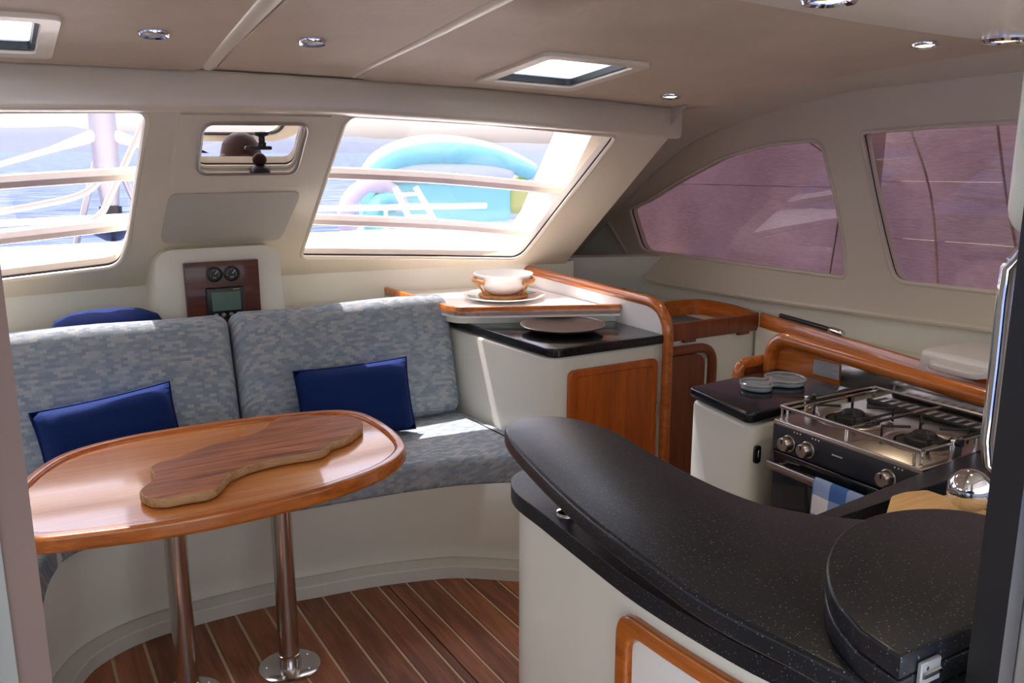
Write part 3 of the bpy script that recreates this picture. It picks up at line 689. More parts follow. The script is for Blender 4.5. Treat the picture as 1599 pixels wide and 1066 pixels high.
# ------------------------------------------------------------------ galley
gc = thing('galley_cabinet', 'small white galley cabinet with a black latch beside the cooker', 'cabinet', (1.75, 1.65, 0))
finish('body', prism(rpoly([(1.612, 1.775), (1.578, 1.512), (1.97, 1.512), (1.97, 1.80)], [.03, .045, 0, 0], 7), 0, .822, .014, 4, True), 'gelcoat_white', gc, angle=50)
finish('neck', prism([(1.63, 1.76), (1.605, 1.535), (1.96, 1.535), (1.96, 1.79)], .80, .832), 'gelcoat_white', gc)
lt = finish('latch', sheet(rpoly([(1.592, .722), (1.612, .722), (1.612, .768), (1.592, .768)], .008, 5), [], lambda a, b: (a, 1.507, b), lambda a, b: (a, 1.514, b), None), 'black_plastic', gc)
finish('latch_pull', rbox(1.5985, 1.6055, 1.503, 1.508, .735, .757, .001, 1), 'steel', lt)
gw = finish('worktop', prism(rpoly([(1.600, 1.770), (1.556, 1.500), (1.972, 1.540), (1.972, 1.800)], [.015, .03, 0, 0], 6), .832, .860, .006, 3), 'stone_polished', angle=50)
tag(gw, 'small dark worktop holding the glass spoon rest beside the cooker', 'worktop')
bp = thing('galley_backboard', 'wooden backboard with rounded trim and steel splashback behind the cooker', 'splashback', (1.985, 1.4, .8))
bpo = rpoly([(1.838, .60), (1.838, .958), (1.0, .922), (1.0, .60)], [0, .075, 0, 0], 8)
finish('board', sheet(bpo, [], lambda a, b: (1.976, a, b), lambda a, b: (1.992, a, b), None), 'varnish_y', bp)
tpp = [(1.972, 1.828, .80)] + [(1.972, a - .010, b - .012) for a, b in rpoly([(1.838, .80), (1.838, .966), (.98, .928)], [0, .085, 0], 8)[1:]]
finish('trim', tube(tpp, .022, 12), 'varnish_y', bp, angle=80)
finish('splash_sheet', box(1.970, 1.9755, 1.03, 1.572, .80, .925), 'steel', bp)
pl_ = finish('notice_plate', box(1.9715, 1.9745, 1.580, 1.668, .872, .914), 'grey_plate', bp)
bm = bmesh.new()
for q in range(7): box(1.9710, 1.9718, 1.584 + (.02 if q % 3 == 2 else 0), 1.664, .876 + q * .0053, .8775 + q * .0053, bm)
finish('print_line', bm, 'grey_print', pl_, smooth=False)
ar = finish('arched_trim', tube([(1.872, 1.86, .70)] + [(a, 1.86, b) for a, b in rpoly([(1.872, .80), (1.872, .872), (2.02, .872)], [0, .05, 0], 7)[1:]], .016, 10), 'varnish_y', bp)
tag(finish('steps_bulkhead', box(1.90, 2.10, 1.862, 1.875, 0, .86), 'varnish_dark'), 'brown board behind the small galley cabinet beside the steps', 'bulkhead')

# cooker
ck = thing('cooker', 'built-in two burner marine cooker with black oven front', 'cooker', (1.78, 1.25, 0))
y0, y1, xf = 1.045, 1.448, 1.588
finish('body', rbox(xf + .008, 1.966, y0 + .004, y1 - .002, .42, .846, .004, 2), 'iron', ck)
finish('side_edge', box(xf, xf + .02, y1 - .004, y1 + .002, .45, .855), 'bronze_alu', ck)
ht_ = finish('hob_top', rbox(xf - .004, 1.968, y0, y1, .846, .860, .004, 2), 'brushed', ck)
cp_ = finish('control_panel', rbox(xf - .006, xf + .01, y0, y1 - .004, .786, .850, .002, 2), 'panel_black', ck)
finish('panel_rim', box(xf - .008, xf + .004, y0, y1 - .004, .8495, .8525), 'brushed', ck)
for ky, kz in ((1.395, .812), (1.338, .813), (1.122, .815)):
    kb = finish('knob', lathe([(0, xf - .030), (.014, xf - .030), (.0165, xf - .027), (.0175, xf - .008), (.020, xf - .0062), (0, xf - .0062)], 28, (0, ky, kz), axis='x'), 'brushed', cp_)
    finish('knob_mark', box(xf - .031, xf - .0295, ky - .0015, ky + .0015, kz + .003, kz + .013), 'iron', kb)
bm = bmesh.new()
for ky in (1.372, 1.318, 1.100):
    for q in range(3): box(xf - .0068, xf - .0058, ky - .012 + q * .009, ky - .0085 + q * .009, .8425, .8455, bm)
for q in range(8): box(xf - .0068, xf - .0058, 1.266 - q * .0037, 1.2685 - q * .0037, .8215, .8245, bm)
for q in range(4): box(xf - .0068, xf - .0058, 1.424 - q * .0035, 1.426 - q * .0035, .8100, .8115, bm)
finish('panel_print', bm, 'white_print', cp_, smooth=False)['kind'] = 'stuff'
od = finish('oven_door', rbox(xf - .004, xf + .012, y0 + .002, y1 - .006, .46, .782, .003, 2), 'black_glass', ck)
hd = finish('handle', rbox(xf - .046, xf - .038, y0 + .03, y1 - .022, .748, .768, .003, 2), 'brushed', od)
for hy in (y0 + .05, y1 - .05): finish('handle_post', tube([(xf - .042, hy, .760), (xf - .003, hy, .764)], .005, 8), 'steel', hd)
# pan rails round the hob
def rail(pts): return tube(pts, .0032, 8)
zr = .893
fr = finish('fiddle_rail', rail([(xf + .006, y0 + .012, zr), (xf + .006, y1 - .012, zr)]), 'brushed', ck)
for py in (y0 + .014, y0 + .03, 1.245, y1 - .03, y1 - .014):
    finish('rail_post', rail([(xf + .008, py, .858), (xf + .008, py, zr - .008), (xf + .0065, py + .003, zr)]), 'chrome', fr)
finish('rail_skirt', box(xf + .004, xf + .0055, y0 + .014, y1 - .014, zr - .006, zr + .002), 'brushed', fr)
rr = finish('side_rail', rail([(xf + .01, y0 + .012, zr), (1.80, y0 + .012, zr), (1.93, y0 + .02, zr - .002)]), 'brushed', ck)
for px in (1.78, 1.93): finish('rail_post', rail([(px, y0 + .014, .858), (px, y0 + .014, zr)]), 'chrome', rr)
rl = finish('side_rail', rail([(xf + .01, y1 - .012, zr), (1.93, y1 - .012, zr)]), 'brushed', ck)
for px in (1.72, 1.93): finish('rail_post', rail([(px, y1 - .014, .858), (px, y1 - .014, zr)]), 'chrome', rl)
rb = finish('back_rail', rail([(1.935, y0 + .012, zr), (1.935, y1 - .012, zr)]), 'brushed', ck)
vent = finish('back_vent', rbox(1.895, 1.945, y0 + .02, y1 - .02, .860, .870, .003, 2), 'iron', ck)
for q in range(14): finish('vent_slot', box(1.90, 1.94, y0 + .035 + q * .025, y0 + .045 + q * .025, .8698, .8712), 'brushed', vent)
for by in (1.340, 1.150):
    bu = finish('burner', lathe([(0, .884), (.022, .884), (.026, .880), (.028, .874), (.040, .871), (.042, .861), (.058, .8605), (0, .8602)], 28, (1.735, by, 0)), 'iron', ck)
    finish('drip_ring', lathe([(.062, .8605), (.066, .8635), (.082, .8635), (.086, .8605)], 32, (1.735, by, 0)), 'brushed', bu)
    for a in range(4):
        bm = bmesh.new(); an = R(45 + 90 * a); c0 = Vector((1.735 + .03 * math.cos(an), by + .03 * math.sin(an), .894)); c1 = Vector((1.735 + .098 * math.cos(an), by + .082 * math.sin(an), .894))
        tube([c0, c1, (c1.x, c1.y, .862)], .0032, 6, bm=bm); finish('pan_support', bm, 'iron', bu)
    for sg in (-1, 1): finish('support_bar', tube([(1.665, by + sg * .082, .894), (1.805, by + sg * .082, .894)], .003, 6), 'iron', bu)
for q, by in enumerate((1.42, 1.245, 1.07)):
    finish('cross_bar', rail([(xf + .02, by, .889), (1.93, by, .889)]), 'steel', ck)
for cxx, cyy in ((1.70, 1.442), (1.70, 1.052)):
    cl = finish('pan_clamp', rbox(cxx - .018, cxx + .018, cyy - .004, cyy + .004, .862, .904, .003, 2), 'chrome', ck)
    finish('clamp_knob', tube([(cxx, cyy - .012, .896), (cxx, cyy + .012, .896)], .009, 10), 'black_plastic', cl)
# tea towel on the oven handle
rows = []
for i in range(15):
    y = 1.138 + (1.278 - 1.138) * i / 14; wv_ = .003 * math.sin(i * 1.1)
    rows.append([(xf - .032, y, .60), (xf - .033, y, .70), (xf - .034, y, .760), (xf - .037, y, .771), (xf - .043, y, .7725), (xf - .0485, y, .769), (xf - .050 + wv_ * .3, y, .755), (xf - .053 + wv_, y, .68), (xf - .054 + wv_, y, .58), (xf - .052 + wv_, y, .50)])
tw = finish('tea_towel', loft(rows), 'gingham', angle=80)
sm_ = tw.modifiers.new('thick', 'SOLIDIFY'); sm_.thickness = .002; sm_.offset = 0
tag(tw, 'blue and white checked tea towel over the oven handle', 'towel')
# spoon rest
sr = smooth_loop([(1.700, 1.665), (1.722, 1.70), (1.760, 1.705), (1.785, 1.682), (1.806, 1.684), (1.83, 1.712), (1.875, 1.712), (1.902, 1.68), (1.898, 1.635), (1.865, 1.606), (1.822, 1.612), (1.800, 1.640), (1.778, 1.640), (1.752, 1.615), (1.716, 1.622)], 4)
srt = finish('spoon_rest', prism(sr, .8605, .876, .006, 3), 'rest_glass', angle=60)
finish('bowl_rim', tube([(a, b, .877) for a, b in sr], .004, 8, closed=True), 'rest_glass', srt)
tag(srt, 'clear glass double-lobed spoon rest on the small dark worktop', 'spoon rest')

# island and sink worktop
isl = thing('island', 'white curved galley island with a wood-framed door', 'kitchen island', (.9, .95, 0))
low = [(.83, .44), (.812, .64), (.790, .76), (.777, .94), (.785, 1.10), (.797, 1.255), (.805, 1.36), (.835, 1.425), (.880, 1.452), (.93, 1.43), (.955, 1.36), (.965, 1.20), (.965, 1.05)]
lowc = smooth_loop(low, 5, False)
inl = [(a + .012 if a < .9 else a - .012, b - .012 if b > 1.3 else b) for a, b in lowc]
finish('body', prism(inl + [(.953, .44)], 0, .83), 'gelcoat_white', isl, angle=60)
idr = finish('door_frame', sheet(rpoly([(.50, .18), (1.005, .18), (1.005, .80), (.50, .80)], .05, 7), [rpoly([(.53, .21), (.975, .21), (.975, .77), (.53, .77)], .035, 7)], lambda a, b: (interp([(q, p) for p, q in inl if p < .86 and q < 1.3], a) - .014, a, b), lambda a, b: (interp([(q, p) for p, q in inl if p < .86 and q < 1.3], a) + .004, a, b), .06), 'varnish_y', isl, bev=.005)
finish('door_panel', sheet(rpoly([(.535, .215), (.970, .215), (.970, .765), (.535, .765)], .03, 6), [], lambda a, b: (interp([(q, p) for p, q in inl if p < .86 and q < 1.3], a) - .004, a, b), lambda a, b: (interp([(q, p) for p, q in inl if p < .86 and q < 1.3], a) + .004, a, b), .06), 'white_laminate', idr)
sink_hole = rpoly([(1.215, .60), (1.60, .60), (1.625, .985), (1.215, .968)], [.05, .05, .05, .03], 6)
wt = finish('worktop', sheet(lowc + [(.97, 1.0), (1.215, .997), (1.567, 1.033), (1.97, 1.075), (2.29, 1.08), (2.29, .44)], [sink_hole], lambda a, b: (a, b, .828), lambda a, b: (a, b, .860), None), 'stone', bev=.005)
tag(wt, 'speckled black worktop of the island and sink below the raised bar', 'worktop')
sb_ = thing('sink_cabinet', 'white sink unit under the speckled worktop facing the cooker', 'cabinet', (1.6, .7, 0))
finish('front', box(.98, 2.28, .98, .995, 0, .827), 'gelcoat_white', sb_)
sk_ = finish('sink', loft([[(1.41 + (a - 1.41) * f, .79 + (b - .79) * f, z) for a, b in sink_hole] for f, z in ((1.015, .8265), (1.0, .826), (.99, .81), (.95, .70), (.85, .69), (.01, .688))], closed=True), 'brushed', angle=50)
tag(sk_, 'brushed steel sink bowl let into the speckled worktop', 'sink')
cb_ = finish('chopping_board', prism(rpoly([(1.262, .895), (1.372, .962), (1.412, .962), (1.455, .948), (1.462, .80), (1.45, .57), (1.28, .57), (1.24, .72)], .008, 4), .8605, .876, .003, 2), 'maple', angle=45)
tag(cb_, 'pale wooden chopping board lying across the sink', 'chopping board')
for a in (1.27,): pass
fa_ = thing('faucet', 'chrome faucet with a ball-shaped head beside the sink', 'faucet', (1.52, .70, .86))
finish('ball', lathe([(0, -.037)] + [(.037 * math.cos(R(q)), .037 * math.sin(R(q))) for q in range(-75, 90, 15)] + [(0, .037)], 28, (1.384, .823, .932)), 'chrome', fa_)
finish('arm', tube([(1.40, .812, .925), (1.44, .77, .918), (1.50, .70, .905), (1.52, .685, .88), (1.52, .682, .862)], [.018, .017, .017, .02, .024], 14), 'chrome', fa_)
# raised bar
bar = [(.70, .44), (.683, .576), (.668, .695), (.676, .826), (.694, .992), (.736, 1.20), (.780, 1.355), (.826, 1.408), (.881, 1.414), (.938, 1.368), (.960, 1.259), (.945, 1.142), (.934, 1.023), (.934, .928), (.948, .862), (.985, .80), (1.05, .73), (1.08, .65), (1.085, .44)]
brt = thing('raised_bar', 'speckled black raised bar top standing on steel posts over the island', 'bar top', (.82, .95, .86))
finish('slab', prism(smooth_loop(bar, 5, False), .955, .985, .007, 3), 'stone', brt, angle=50)
for px, py in ((.833, 1.223), (.90, .80), (.90, .52)):
    p_ = finish('post', lathe([(0, .8605), (.021, .8605), (.020, .866), (.010, .870), (.008, .875), (.008, .945), (.012, .9545), (0, .9545)], 24, (px, py, 0)), 'chrome', brt)
lid = [(.686, .455), (.695, .508), (.723, .562), (.763, .606), (.808, .640), (.872, .672), (.945, .683), (1.007, .670), (1.054, .638), (1.078, .59), (1.085, .455)]
ld_ = thing('folded_flap', 'rounded black flap folded flat on top of the raised bar', 'flap', (.88, .55, .985))
lo_ = rpoly([lid[0]] + smooth_loop(lid[1:-1], 4, False) + [lid[-1]], 0)
finish('upper_leaf', prism(lo_, 1.0115, 1.037, .004, 3), 'stone', ld_, angle=50)
finish('lower_leaf', prism([(a * .995 + .004, b) for a, b in lo_], .986, 1.0105, .003, 2), 'stone', ld_, angle=50)
hg = finish('hinge', rbox(.712, .742, .4495, .4545, 1.000, 1.024, .001, 1), 'grey_plate', ld_)
finish('hinge_pin', tube([(.714, .449, 1.011), (.740, .449, 1.011)], .003, 8), 'steel', hg)
finish('hinge_screw', tube([(.720, .4497, 1.018), (.720, .4485, 1.018)], .0022, 8), 'chrome', hg)

# ------------------------------------------------------------------ doorway
dl = struct(finish('door_1', box(-.0105, .0015, .385, .415, 0, 1.69), 'bronze_alu', smooth=False))
finish('seal_strip', box(-.021, -.017, .388, .412, 0, 1.69), 'rubber', dl, smooth=False)
finish('glazing_strip', box(-.017, -.0105, .383, .415, 0, 1.69), 'strip_grey', dl, smooth=False)
finish('outer_profile', rbox(-.060, -.021, .375, .425, 0, 1.69, .004, 2), 'strip_grey', dl)
dr_ = struct(finish('door_2', box(.752, .776, .400, .430, 0, 1.69), 'black_plastic', smooth=False))
finish('track_profile', rbox(.778, .822, .385, .425, 0, 1.69, .006, 3), 'aluminium', dr_)
finish('outer_profile', rbox(.825, .92, .372, .415, 0, 1.69, .012, 3), 'gelcoat_white', dr_)
hdl = tube([(.812, .42, 1.412), (.816, .462, 1.408), (.817, .474, 1.39), (.819, .476, 1.36), (.821, .476, 1.30), (.821, .476, 1.22), (.825, .474, 1.195), (.830, .462, 1.182), (.830, .42, 1.18)], .0075, 12)
finish('pull_handle', hdl, 'chrome', dr_)
wb = prism(rpoly([(.806, .40), (.90, .40), (.90, .480), (.806, .480)], .012, 6), 1.42, 1.69, .025, 5)
struct(finish('trim_4', wb, 'gelcoat_white', angle=50))

# ------------------------------------------------------------------ tableware on the corner shelf
bx, by, bz = 1.815, 3.165, .8805
dp = finish('dinner_plate', lathe([(0, .004), (.06, .004), (.10, .006), (.155, .014), (.168, .018), (.170, .021), (.166, .022), (.15, .018), (.10, .0105), (0, .009)], 48, (bx, by, bz)), 'ceramic')
for a0_, a1_ in ((-10, 62), (150, 185), (205, 232)):
    finish('rim_pattern', loft([[(bx + r_ * math.cos(R(a)), by + r_ * math.sin(R(a)), bz + z_ + .0009) for r_, z_ in ((.118, .0135), (.135, .016), (.150, .0186))] for a in range(a0_, a1_ + 1, 6)]), 'turquoise_glaze', dp)
tag(dp, 'large white plate with a turquoise rim on the corner shelf', 'plate')
sd = thing('bowl_stand', 'bamboo stand with curved handles holding the white bowl', 'stand', (bx, by, bz + .0105))
z0 = bz + .0125
finish('base', lathe([(0, z0), (.100, z0), (.104, z0 + .003), (.104, z0 + .009), (.100, z0 + .012), (0, z0 + .012)], 40, (bx, by, 0)), 'bamboo', sd)
cu, su = math.cos(R(-30)), math.sin(R(-30))
rot = lambda px, py: (bx + px * cu - py * su, by + px * su + py * cu)
for sgn in (-1, 1):
    arc = []
    for k in range(13):
        a = R(-52 + 104 * k / 12); q = rot(sgn * .128 * math.cos(a), .128 * math.sin(a)); arc.append((q[0], q[1], z0 + .070))
    hn = finish('handle', tube(arc, .008, 8, sq=(.7, 1.2)), 'bamboo', sd)
    for a in (-30, 30):
        q = rot(sgn * .124 * math.cos(R(a)), .124 * math.sin(R(a))); q2 = rot(sgn * .080 * math.cos(R(a)), .095 * math.sin(R(a)))
        finish('leg', tube([(q[0], q[1], z0 + .068), (q2[0], q2[1], z0 + .003)], .005, 8), 'bamboo', hn)
zb = z0 + .013
bpf = [(0, .004), (.052, .003), (.056, 0), (.060, .002), (.088, .028), (.108, .060), (.117, .090), (.122, .101), (.1235, .104), (.121, .106), (.114, .093), (.104, .062), (.084, .031), (.055, .009), (0, .008)]
bw = finish('serving_bowl', lathe([(r_, h_ * .80) for r_, h_ in bpf], 56, (bx, by, zb)), 'ceramic', angle=60)
finish('rim', tube([(bx + .1215 * math.cos(2 * math.pi * k / 56), by + .1215 * math.sin(2 * math.pi * k / 56), zb + .0835) for k in range(56)], .0025, 6, closed=True), 'ceramic', bw)
tag(bw, 'round white serving bowl cradled in the bamboo stand', 'bowl')
pq = finish('bronze_platter', lathe([(0, .006), (.05, .004), (.06, .001), (.09, .004), (.14, .016), (.156, .024), (.158, .027), (.154, .028), (.135, .022), (.09, .012), (0, .010)], 56, (1.800, 2.695, .8305)), 'platter_bronze', angle=60)
finish('rim', tube([(1.800 + .1565 * math.cos(2 * math.pi * k / 56), 2.695 + .1565 * math.sin(2 * math.pi * k / 56), .8575) for k in range(56)], .002, 6, closed=True), 'brushed', pq)
tag(pq, 'round mottled bronze platter on the polished black worktop', 'platter')
# latches and wooden bell in the small opening port
pf = Wm(-.028)
la = thing('port_latch', 'black knob latch at the top of the small opening port', 'latch', pf(.775, 1.545))
c = Vector(pf(.775, 1.560)); nrm_ = Vector((0, -.626, -.78))
finish('knob', lathe([(0, 0), (.012, 0), (.014, .01), (.010, .014), (.010, .03), (.024, .036), (.024, .044), (0, .047)], 20, (c.x, c.y - .01, c.z - .035)), 'black_plastic', la)
finish('lever', rbox(c.x - .055, c.x + .03, c.y - .02, c.y - .002, c.z - .046, c.z - .034, .004, 2), 'black_plastic', la)
la2 = thing('port_latch', 'black latch with a brown ball knob at the bottom of the small opening port', 'latch', pf(.805, 1.44))
c = Vector(pf(.805, 1.44))
finish('foot', lathe([(0, 0), (.034, 0), (.032, .012), (.022, .024), (.012, .028), (0, .028)], 20, (c.x, c.y - .004, c.z - .002)), 'black_plastic', la2)
finish('knob', lathe([(0, -.022)] + [(.024 * math.cos(R(q)), .022 * math.sin(R(q))) for q in range(-70, 90, 20)] + [(0, .022)], 20, (c.x, c.y - .004, c.z + .042)), 'bell_wood', la2)

# ------------------------------------------------------------------ outside: screens, deck, rails, sea
for n, (lp, lbl) in enumerate(((w1, 'mauve mesh sun screen outside the arched side window'), (w2, 'mauve mesh sun screen outside the side window next to the door'))):
    ys = [p[0] for p in lp]; zs = [p[1] for p in lp]; a0, a1, b0, b1 = min(ys) - .06, max(ys) + .06, min(zs) - .05, max(zs) + .06
    sc = finish('sun_screen', sheet([(a0, b0), (a1, b0), (a1, b1), (a0, b1)], [], lambda a, b: (2.778 + n * .02 + .006 * math.sin(a * 9 + b * 4), a, b), lambda a, b: (2.780 + n * .02 + .006 * math.sin(a * 9 + b * 4), a, b), .08), 'screen_mesh')
    tag(sc, lbl, 'sun screen')
    if n == 0: lines = [([(2.30, 1.02), (2.28, 1.25), (2.27, 1.42)], .006), ([(2.30, 1.41), (2.38, 1.48), (2.45, 1.52)], .008)]
    else: lines = [([(2.04, 1.60), (1.92, 1.35), (1.86, 1.02)], .010), ([(1.72, 1.60), (1.66, 1.35), (1.575, 1.10)], .008)]
    for pth, rr_ in lines:
        finish('rope_shadow', tube([(2.7725 + n * .02 + .006 * math.sin(a * 9 + b * 4), a, b) for a, b in smooth_loop(pth, 4, False)], rr_ * .6, 6, sq=(1, .4)), 'screen_mesh', sc)  # strips stand in for rope shadows seen on the mesh
    for zz in ((1.36,) if n == 0 else (1.385, 1.185)):
        finish('stitch_line', tube([(2.775 + n * .02 + .006 * math.sin(a * 9 + zz * 4), a, zz - .02 * (a - 1.9)) for a in [a0 + (a1 - a0) * q / 12 for q in range(13)]], .0013, 5), 'rope', sc)
dk = struct(finish('floor_foredeck', prism([(-2.6, 3.9), (4.1, 3.9), (4.1, 5.6), (3.4, 6.4), (XC, 6.5), (-1.9, 6.4), (-2.6, 5.6)], .80, .88), 'deck_white'))
finish('coaming', sheet([(-1.3, .60), (2.9, .60), (2.9, 1.0), (-1.3, 1.0)], [], lambda a, b: (a, wy(a, b) + .06, b), lambda a, b: (a, wy(a, b) + .16, b), .3), 'deck_white', dk)
cf = finish('side_coaming', sheet([(2.95, 1.65), (3.75, .70), (4.0, .70), (3.25, 1.65)], [], lambda a, b: (2.16, a, b), lambda a, b: (2.24, a, b), None), 'deck_white', dk)
# louvre slats in front of the screen
def gbar(pts, label):
    P_ = smooth_loop(pts, 6, False)
    rows = [[(x_, y_ + .02, z_ - .024), (x_, y_ - .006, z_ - .020), (x_, y_ - .016, z_), (x_, y_ - .006, z_ + .020), (x_, y_ + .02, z_ + .024), (x_, y_ + .18, z_ + .016), (x_, y_ + .19, z_), (x_, y_ + .18, z_ - .012)] for x_, y_, z_ in P_]
    bm = loft(rows, closed=True)
    o = finish('sun_louvre', bm, 'rail_white', angle=50)
    finish('end_cap', rbox(pts[-1][0], pts[-1][0] + .02, pts[-1][1] - .02, pts[-1][1] + .2, pts[-1][2] - .03, pts[-1][2] + .03, .006, 2), 'rail_white', o)
    return tag(o, label, 'louvre')
finish('added_sunshade', sheet([(-1.3, 0), (2.8, 0), (2.8, 1), (-1.3, 1)], [], lambda a, b: (a, 2.80 + .50 * b - .09 * (a - XC) ** 2, 1.665 + .05 * (1 - b) - .02 * (a - XC) ** 2 + .03), lambda a, b: (a, 2.80 + .50 * b - .09 * (a - XC) ** 2, 1.70 + .05 * (1 - b) - .02 * (a - XC) ** 2 + .03), .2), 'deck_white', dk)  # unseen overhang, added to keep sun off the upper windscreen
mir = lambda P: [(2 * XC - p[0], p[1], p[2]) for p in P[::-1]]
B1 = [(1.163, 3.352, 1.403), (1.639, 3.312, 1.374), (2.17, 3.228, 1.320)]; B2 = [(1.142, 3.593, 1.210), (1.754, 3.549, 1.163), (2.17, 3.484, 1.114)]
gbar(mir(B1) + [(.47, 3.345, 1.424)][:0] + [(XC, 3.37, 1.418)] + B1, 'upper white louvre slat running outside the windscreen')
gbar(mir(B2) + [(XC, 3.60, 1.238)] + B2, 'lower white louvre slat running outside the windscreen')
# bow post with furler and stays
ms = thing('bow_post', 'grey post with stays and a furling drum on the bow', 'mast', (XC - .02, 6.8, .68))
mx_, my_ = .735, 6.8
finish('post', tube([(mx_, my_, 1.02), (mx_, my_, 1.35), (mx_, my_, 2.6)], [.05, .085, .095], 16), 'mast_grey', ms)
for sgn in (-1, 1):
    finish('spreader', tube([(mx_, my_, 1.60), (mx_ + sgn * .35, my_ - .1, 1.48), (mx_ + sgn * 1.3, my_ - .4, 1.20)], [.05, .02, .012], 8), 'rail_white', ms)
    finish('strut', tube([(mx_ + sgn * .07, my_, 1.40), (mx_ + sgn * .26, my_ - .05, .80)], .022, 8), 'mast_grey', ms)
finish('collar', lathe([(0, .99), (.07, .99), (.075, 1.10), (0, 1.12)], 20, (mx_, my_, 0)), 'black_plastic', ms)
finish('furling_drum', lathe([(0, .86), (.05, .86), (.19, .94), (.20, 1.0), (.19, 1.02), (.06, 1.03), (0, 1.03)], 28, (mx_, my_, 0)), 'black_plastic', ms)
finish('drum_stem', tube([(mx_, my_, .69), (mx_, my_, .87)], .02, 8), 'mast_grey', ms)
def rope(pts, label, r=.018): tag(finish('rope', tube(smooth_loop(pts, 8, False), r, 8), 'rope'), label, 'rope')
rope([(-.15, 5.6, 1.13), (.25, 5.6, 1.19), (.48, 5.6, 1.25), (.62, 5.6, 1.38)], 'slack rope curving up towards the bow post')
rope([(-.15, 5.3, 1.06), (.32, 5.3, 1.09), (.50, 5.3, 1.13), (.58, 5.3, 1.25), (.70, 5.3, 1.48), (.84, 5.3, 1.75)], 'long rope sweeping up past the bow post')
tag(finish('bow_rail', tube([(-2.2, 6.3, 1.02), (.0, 6.35, 1.04), (1.6, 6.35, 1.07), (3.4, 6.2, 1.05)], .022, 10), 'rail_white'), 'thin white rail along the forward edge of the deck', 'rail')
for sx_ in (-1.5, -.3, 1.55, 2.6): finish('stanchion', tube([(sx_, 6.33, .881), (sx_, 6.33, 1.05)], .016, 8), 'rail_white', bpy.data.objects['bow_rail'])
# moored inflatable beyond the bow
inf = thing('inflatable', 'large turquoise and white inflatable afloat beyond the bow', 'inflatable', (4.6, 9.0, -.6))
iy = 9.0
hull = [(x_, iy - .0, z_) for x_, z_ in ((3.42, .92), (3.62, 1.30), (4.05, 1.46), (4.55, 1.47), (5.1, 1.38), (5.55, 1.22))]
finish('top_tube', tube(smooth_loop(hull, 6, False), [.10 + .06 * math.sin(math.pi * k / 30) for k in range(31)], 14), 'turquoise', inf)
finish('side_skin', rbox(3.55, 5.35, iy + .05, iy + .5, .62, 1.20, .12, 5), 'turquoise', inf)
finish('white_band', rbox(3.75, 5.3, iy - .08, iy + .4, 1.12, 1.34, .08, 4), 'deck_white', inf)
finish('curl', tube([(3.55 + .33 * math.cos(a), iy - .05, .78 + .33 * math.sin(a)) for a in [R(250 - 20 * q) for q in range(13)]], .09, 12), 'pink_white', inf)
finish('inner_curl', tube([(3.72 + .25 * math.cos(a), iy - .08, .75 + .22 * math.sin(a)) for a in [R(240 - 20 * q) for q in range(10)]], .08, 12), 'turquoise', inf)
finish('yellow_end', rbox(5.30, 5.62, iy, iy + .4, .72, 1.18, .12, 5), 'yellow_fabric', inf)
finish('floor_tube', rbox(3.5, 5.5, iy - .1, iy + .7, -.85, .66, .2, 4), 'deck_white', inf)
lad = thing('boarding_ladder', 'white boarding ladder standing on the foredeck before the inflatable', 'ladder', (2.55, 5.9, .68))
for dx in (0, .20): finish('stile', tube([(2.50 + dx * .8, 5.9, 1.22), (2.66 + dx, 5.9, .885)], .022, 8), 'rail_white', lad)
for q in range(4):
    s = (q + .6) / 4.2; finish('rung', tube([(2.50 + .16 * s, 5.9, 1.22 - .335 * s), (2.66 + .20 * s, 5.9, 1.22 - .335 * s)], .013, 8), 'rail_white', lad)
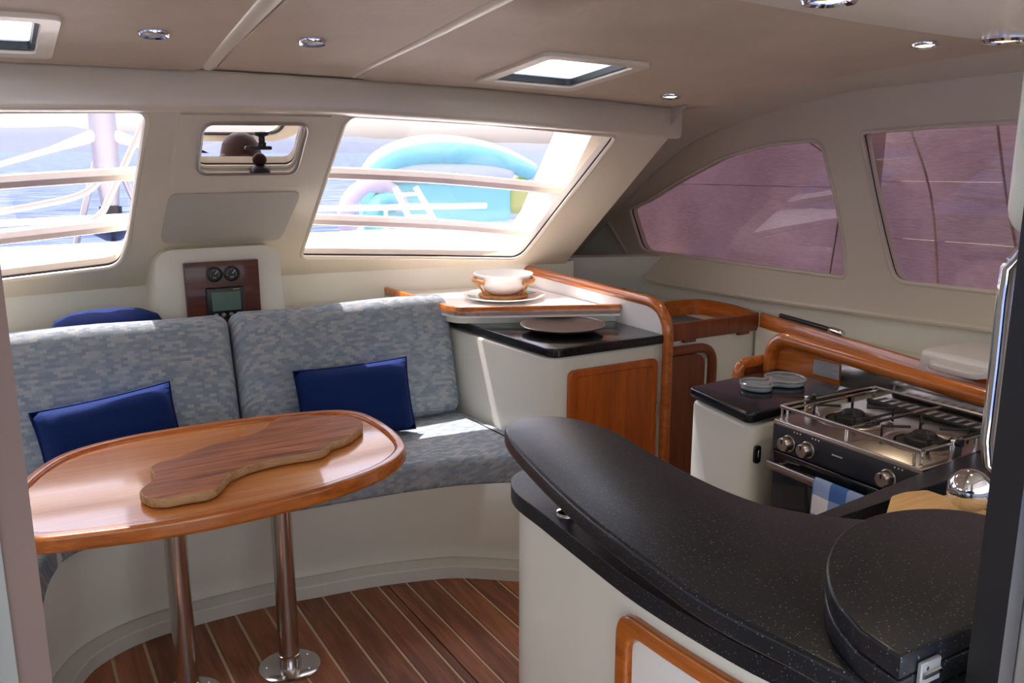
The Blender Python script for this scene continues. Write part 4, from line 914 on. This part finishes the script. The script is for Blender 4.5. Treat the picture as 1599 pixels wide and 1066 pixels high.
# wooden bell-shaped ornament on the ledge outside the small port
orn = thing('wooden_bell', 'brown wooden bell ornament standing outside the small opening port', 'ornament', (.79, 3.24, 1.42))
finish('dome', lathe([(0, .145), (.02, .143), (.045, .130), (.062, .105), (.070, .075), (.074, .05), (.08, .035), (.08, .02), (0, .02)], 28, (.79, 3.24, 1.408)), 'bell_wood', orn)
for a in (200, 340, 270): finish('foot', tube([(.79 + .05 * math.cos(R(a)), 3.24 + .05 * math.sin(R(a)), 1.46), (.79 + .13 * math.cos(R(a)), 3.24 + .10 * math.sin(R(a)), 1.425)], [.028, .014], 10), 'bell_wood', orn)
finish('plinth', rbox(.58, 1.02, 3.17, 3.40, 1.395, 1.426, .01, 2), 'deck_white', orn)
hwl = finish('hatch_hood', sheet(rpoly([(.56, 1.545), (.93, 1.548), (1.03, 1.66), (1.10, 1.66), (1.02, 1.545), (.95, 1.522), (.56, 1.52)], [0, .06, 0, 0, .08, .05, 0], 5), [], lambda a, b: (a, 3.33, b), lambda a, b: (a, 3.37, b), None), 'gelcoat')
finish('hood_seal', tube([(.56, 3.328, 1.547), (.90, 3.328, 1.549)] + [(a, 3.328, b) for a, b in rpoly([(.90, 1.549), (.955, 1.556), (1.03, 1.662)], [0, .04, 0], 5)[1:]], .006, 6), 'rubber', hwl)
tag(hwl, 'cream hood rim with a black seal seen through the small port', 'hood')
# sea and hills
se = finish('sea', box(-900, 900, -20, 900, -1.4, -.9), 'sea', smooth=False); se['kind'] = 'structure'
def ridge(pts, y, depth, mat, label):
    rows = []
    for i in range(len(pts) * 6 - 5):
        xx = pts[0][0] + (pts[-1][0] - pts[0][0]) * i / (len(pts) * 6 - 6); h = .9 + .40 * interp(pts, xx) * (1 + .08 * math.sin(i * 2.3) + .05 * math.sin(i * 5.1))
        rows.append([(xx, y - depth * .5, -.9), (xx, y - depth * .25, h * .6), (xx, y, h), (xx, y + depth * .5, -.9)])
    o = finish('hill_ridge', loft(rows), mat, smooth=True, angle=80); return tag(o, label, 'hill')
ridge([(-300, 20), (-200, 26), (-60, 31), (0, 34), (40, 31), (110, 27), (200, 22), (300, 16), (420, 8), (560, 26), (700, 22), (850, 14)], 640, 160, 'hill_haze', 'long hazy ridge of hills across the far shore')
ridge([(82, 0.2), (92, 9), (110, 14), (130, 15), (150, 12), (172, 9), (200, 7), (232, 2)], 420, 60, 'hill_haze', 'low wooded headland in front of the far ridge')
# cockpit behind the doorway
struct(finish('floor_cockpit', box(-2.2, 3.2, -3.0, .36, -.06, -.01), 'deck_white', smooth=False))
struct(finish('ceiling_added_shade', box(-2.2, 3.2, -.8, .34, 2.0, 2.06), 'gelcoat', smooth=False))  # unseen hardtop, added and sized to limit daylight entering from aft
